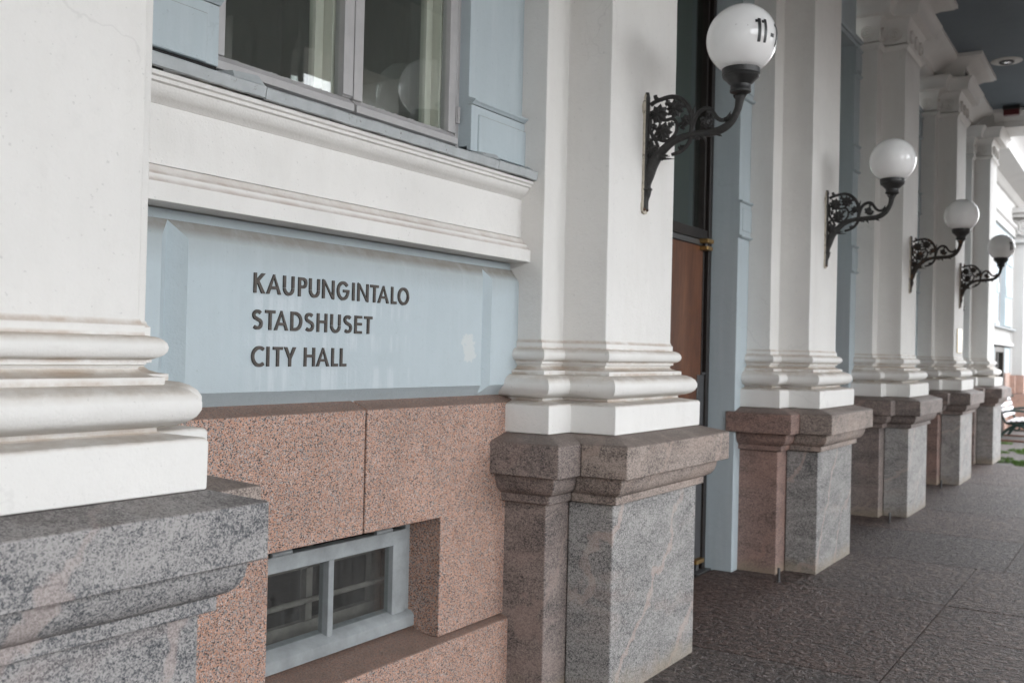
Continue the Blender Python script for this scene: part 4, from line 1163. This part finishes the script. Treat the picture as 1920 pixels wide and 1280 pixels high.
W(MB().box(18.4, 24.35, yw, yw+0.4, 2.452, 4.62).box(25.60, 27.2, yw, yw+0.4, 2.452, 4.62).box(24.35, 25.6, yw, yw+0.4, 4.05, 4.62), 'upper_wall', M_BLUE)
wd = W(MB().box(24.36, 24.46, yw+0.1, yw+0.2, 2.452, 4.04).box(25.49, 25.59, yw+0.1, yw+0.2, 2.452, 4.04).box(24.461, 25.489, yw+0.1, yw+0.2, 3.94, 4.04).box(24.461, 25.489, yw+0.1, yw+0.2, 2.452, 2.55).box(24.95, 25.0, yw+0.101, yw+0.199, 2.551, 3.939), 'window', M_SASH, bevel=0.004)
W(MB().box(24.40, 25.55, yw+0.14, yw+0.145, 2.5, 4.0), 'pane', M_GLASS, wd)
W(MB().box(24.30, 25.65, yw+0.39, yw+0.42, 2.4, 4.1), 'blind', M_ROOM, wd)
dd = W(MB().box(24.0, 24.28, yw+0.02, yw+0.2, 0, 1.93).box(25.60, 25.85, yw+0.02, yw+0.2, 0, 1.93).box(24.28, 25.60, yw+0.02, yw+0.2, 1.83, 1.95), 'door', M_DARKFRAME, bevel=0.006)
dd['label'] = 'black framed glass door beyond the last pilaster'
W(MB().box(24.28, 25.60, yw+0.10, yw+0.106, 0.02, 1.83), 'pane', M_GLASS_DOOR, dd)
W(MB().box(24.9, 25.0, yw+0.06, yw+0.14, 0.02, 1.83), 'stile', M_DARKFRAME, dd)
W(MB().box(23.9, 25.95, yw+0.45, yw+0.5, 0, 2.0), 'hall', M_ROOM, dd)
for (x0, x1) in ((24.0, 24.34), (25.62, 26.75)):
    for z0, z1 in ((3.13, 3.36), (3.88, 4.10)):
        W(MB().box(x0, x1, yw-0.02, yw+0.01, z0, z1), 'rusticated_block', M_BLUE, bevel=0.006)
# entablature
W(MB().box(18.4, 27.2, yw-0.06, yw+0.4, 4.62, 4.80), 'architrave', M_WHITE_DIM, bevel=0.01)
W(MB().extrude_x([(yw-0.06, 4.802), (yw-0.10, 4.84), (yw-0.10, 4.90), (yw+0.2, 4.95), (yw+0.2, 4.802)], 18.4, 27.2), 'architrave_moulding', M_WHITE_DIM)
W(MB().box(18.4, 27.2, yw, yw+0.4, 4.951, 5.46), 'frieze', M_WHITE_DIM)
W(MB().extrude_x([(yw, 5.462), (yw-0.06, 5.50), (yw-0.12, 5.62), (yw-0.22, 5.66), (yw-0.50, 5.72), (yw-0.50, 5.98), (yw-0.58, 6.10), (yw-0.66, 6.18), (yw+0.4, 6.24), (yw+0.4, 5.462)], 18.4, 34), 'cornice', M_WHITE_DIM)
gu = W(MB().extrude_x([(yw-0.70, 6.185), (yw-0.62, 6.182), (yw-0.55, 6.25), (yw-0.70, 6.27)], 18.4, 34), 'gutter', M_DARKPL)
sk = MB()
for k in range(60):
    x = 20+k*0.2+random.uniform(-.05, .05)
    sk.box(x, x+random.uniform(.04, .14), yw-0.71, yw-0.60, 6.268, 6.29+random.uniform(0.01, .06))
W(sk, 'bird_spikes', M_DARKPL, gu)['kind'] = 'stuff'
# tall pilaster with scrolled capital
def wing_pilaster(cx):
    y0 = yw
    ps = MB()
    rs = [[(cx+x, y+0.43, z) for x, y in plan(e)] for e, z in [(0, 1.30), (0, 4.50)]]
    ps.rings(rs, True, True, True)
    o = W(ps, 'pilaster', M_WHITE_DIM, bevel=0.008)
    W(MB().box(cx-0.60, cx+0.60, yw-0.11, yw+0.25, 0.86, 1.299).box(cx-0.41, cx+0.41, yw-0.28, yw-0.1105, 0.86, 1.2985), 'pedestal_stone', M_PINK, o, bevel=0.01)
    W(MB().box(cx-0.80, cx+0.80, yw-0.48, yw+0.25, 0.0, 0.85), 'pedestal_stone', M_PINK, o, bevel=0.01)
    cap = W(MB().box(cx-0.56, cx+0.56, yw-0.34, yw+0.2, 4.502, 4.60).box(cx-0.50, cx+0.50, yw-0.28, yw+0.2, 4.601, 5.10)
            .box(cx-0.68, cx+0.68, yw-0.46, yw+0.2, 5.101, 5.20).box(cx-0.76, cx+0.76, yw-0.54, yw+0.2, 5.2005, 5.33), 'capital', M_WHITE_DIM, o, bevel=0.02)
    for yy in (yw-0.24, yw+0.02):
        m = MB()
        m.revolve([(0.20, 0.0), (0.20, -0.05), (0.17, -0.07), (0.14, -0.04), (0.10, -0.06), (0.05, -0.05), (0.03, -0.08), (0.001, -0.08)], (cx-0.52, yy, 4.86), 24, 'x')
        W(m, 'volute', M_WHITE_DIM, cap)
wing_pilaster(27.40)
W(MB().box(28.0, 34, yw, yw+0.4, 0, 1.36), 'granite_base', M_PINK)
W(MB().box(28.0, 34, yw+0.01, yw+0.4, 1.36, 5.46), 'upper_wall', M_BLUE)

# ------------------------------------------------------------------ bench
t = thing('park_bench', 'cast iron park bench with white slats standing on the cobbles', 'bench', (22.9, 2.3, -0.03))
def bench_end(x):
    m = MB()
    # local y: +y towards wall (back), -y towards street
    for pts, r in (
        ([(0.0, -0.30, 0.02), (0.0, -0.275, 0.12), (0.0, -0.20, 0.24), (0.0, -0.08, 0.34), (0.0, 0.06, 0.37), (0, 0.20, 0.38)], 0.028),
        ([(0, 0.34, 0.02), (0, 0.28, 0.12), (0, 0.20, 0.22), (0, 0.08, 0.31), (0, -0.08, 0.37), (0, -0.24, 0.415)], 0.028),
        ([(0, 0.20, 0.38), (0, 0.26, 0.52), (0, 0.31, 0.70), (0, 0.33, 0.84), (0, 0.30, 0.90), (0, 0.25, 0.88)], 0.024),
        ([(0, 0.28, 0.60), (0, 0.12, 0.63), (0, -0.08, 0.64), (0, -0.22, 0.60), (0, -0.275, 0.52), (0, -0.25, 0.44), (0, -0.19, 0.42)], 0.024),
        ([(0, -0.27, 0.43), (0, -0.10, 0.425), (0, 0.10, 0.41), (0, 0.22, 0.40)], 0.024),
        ([(0, 0.02, 0.36), (0, -0.06, 0.30), (0, -0.02, 0.24), (0, 0.05, 0.27), (0, 0.02, 0.32)], 0.018)):
        m.tube([(x, b, c) for a, b, c in smooth_path(pts, 5)], r, 8)
    m.build('iron_end', M_GREENIRON, t)
for x in (0.0, 1.75):
    bench_end(x)
    MB().box(x-0.05, x+0.05, -0.55, 0.50, 0.0, 0.035).build('runner', M_RUNNER, t, bevel=0.006)
for k in range(5):
    yy = -0.25+0.10*k
    MB().box(-0.06, 1.85, yy-0.035, yy+0.035, 0.44-0.010*k, 0.465-0.010*k).build('seat_slat', M_SLAT, t, bevel=0.006)
for k in range(4):
    zz = 0.50+0.105*k
    yy = 0.225+0.030*k
    MB().add([(a, yy+b*0.5-0.012+c, zz+d) for a in (-0.06, 1.85) for b, c, d in ((0, 0, 0), (0, 0.024, 0), (0.04, 0.024, 0.07), (0.04, 0, 0.07))],
             [(0, 1, 2, 3), (7, 6, 5, 4), (0, 4, 5, 1), (1, 5, 6, 2), (2, 6, 7, 3), (3, 7, 4, 0)]).build('back_slat', M_SLAT, t, bevel=0.005)

# ------------------------------------------------------------------ grit along the foot of the wall
gr = MB()
for _ in range(420):
    i = random.choice((1, 1, 2, 2, 2, 3, 4))
    x = PX[i] + random.gauss(0.0, 0.9) if random.random() < 0.75 else random.uniform(5.2, 12)
    y = random.choice((2.02, 2.25, 2.55, 2.70)) - abs(random.gauss(0, 0.10)) if random.random() < 0.7 else random.uniform(0.9, 2.1)
    s_ = random.uniform(0.002, 0.0065)
    gr.add([(x-s_, y-s_*.7, 0.0), (x+s_, y-s_*.5, 0.0), (x+s_*.3, y+s_, 0.0), (x, y, s_*1.3)], [(0, 1, 3), (1, 2, 3), (2, 0, 3)])
gro = gr.build('grit', simple('pale_grit', (0.30, 0.26, 0.21), 0.9, 0, 0.5, 60, 0), fix=False)
gro['kind'] = 'stuff'
gro['label'] = 'loose grit and dust along the foot of the pedestals'

# ------------------------------------------------------------------ moss and grass between the cobbles
gm = MB()
patches = [(random.uniform(17.4, 22.4), random.uniform(0.4, 2.5), random.uniform(0.12, 0.40)) for _ in range(34)]
for (px_, py_, pr_) in patches:
    for _ in range(int(900*pr_)):
        a = random.uniform(0, 2*math.pi); rr = pr_*math.sqrt(random.random())
        x = px_+rr*math.cos(a); y = py_+rr*math.sin(a)*0.8
        if y > 2.68: continue
        h = random.uniform(0.02, 0.055); w = random.uniform(0.004, 0.010); b = random.uniform(0, math.pi)
        dx, dy = w*math.cos(b), w*math.sin(b); lx, ly = random.uniform(-.03, .03), random.uniform(-.03, .03)
        gm.add([(x-dx, y-dy, -0.031), (x+dx, y+dy, -0.031), (x+lx, y+ly, h-0.03)], [(0, 1, 2)])
go = gm.build('grass', M_GRASS, fix=False)
go['kind'] = 'stuff'
go['label'] = 'short green grass and moss growing between the cobbles'
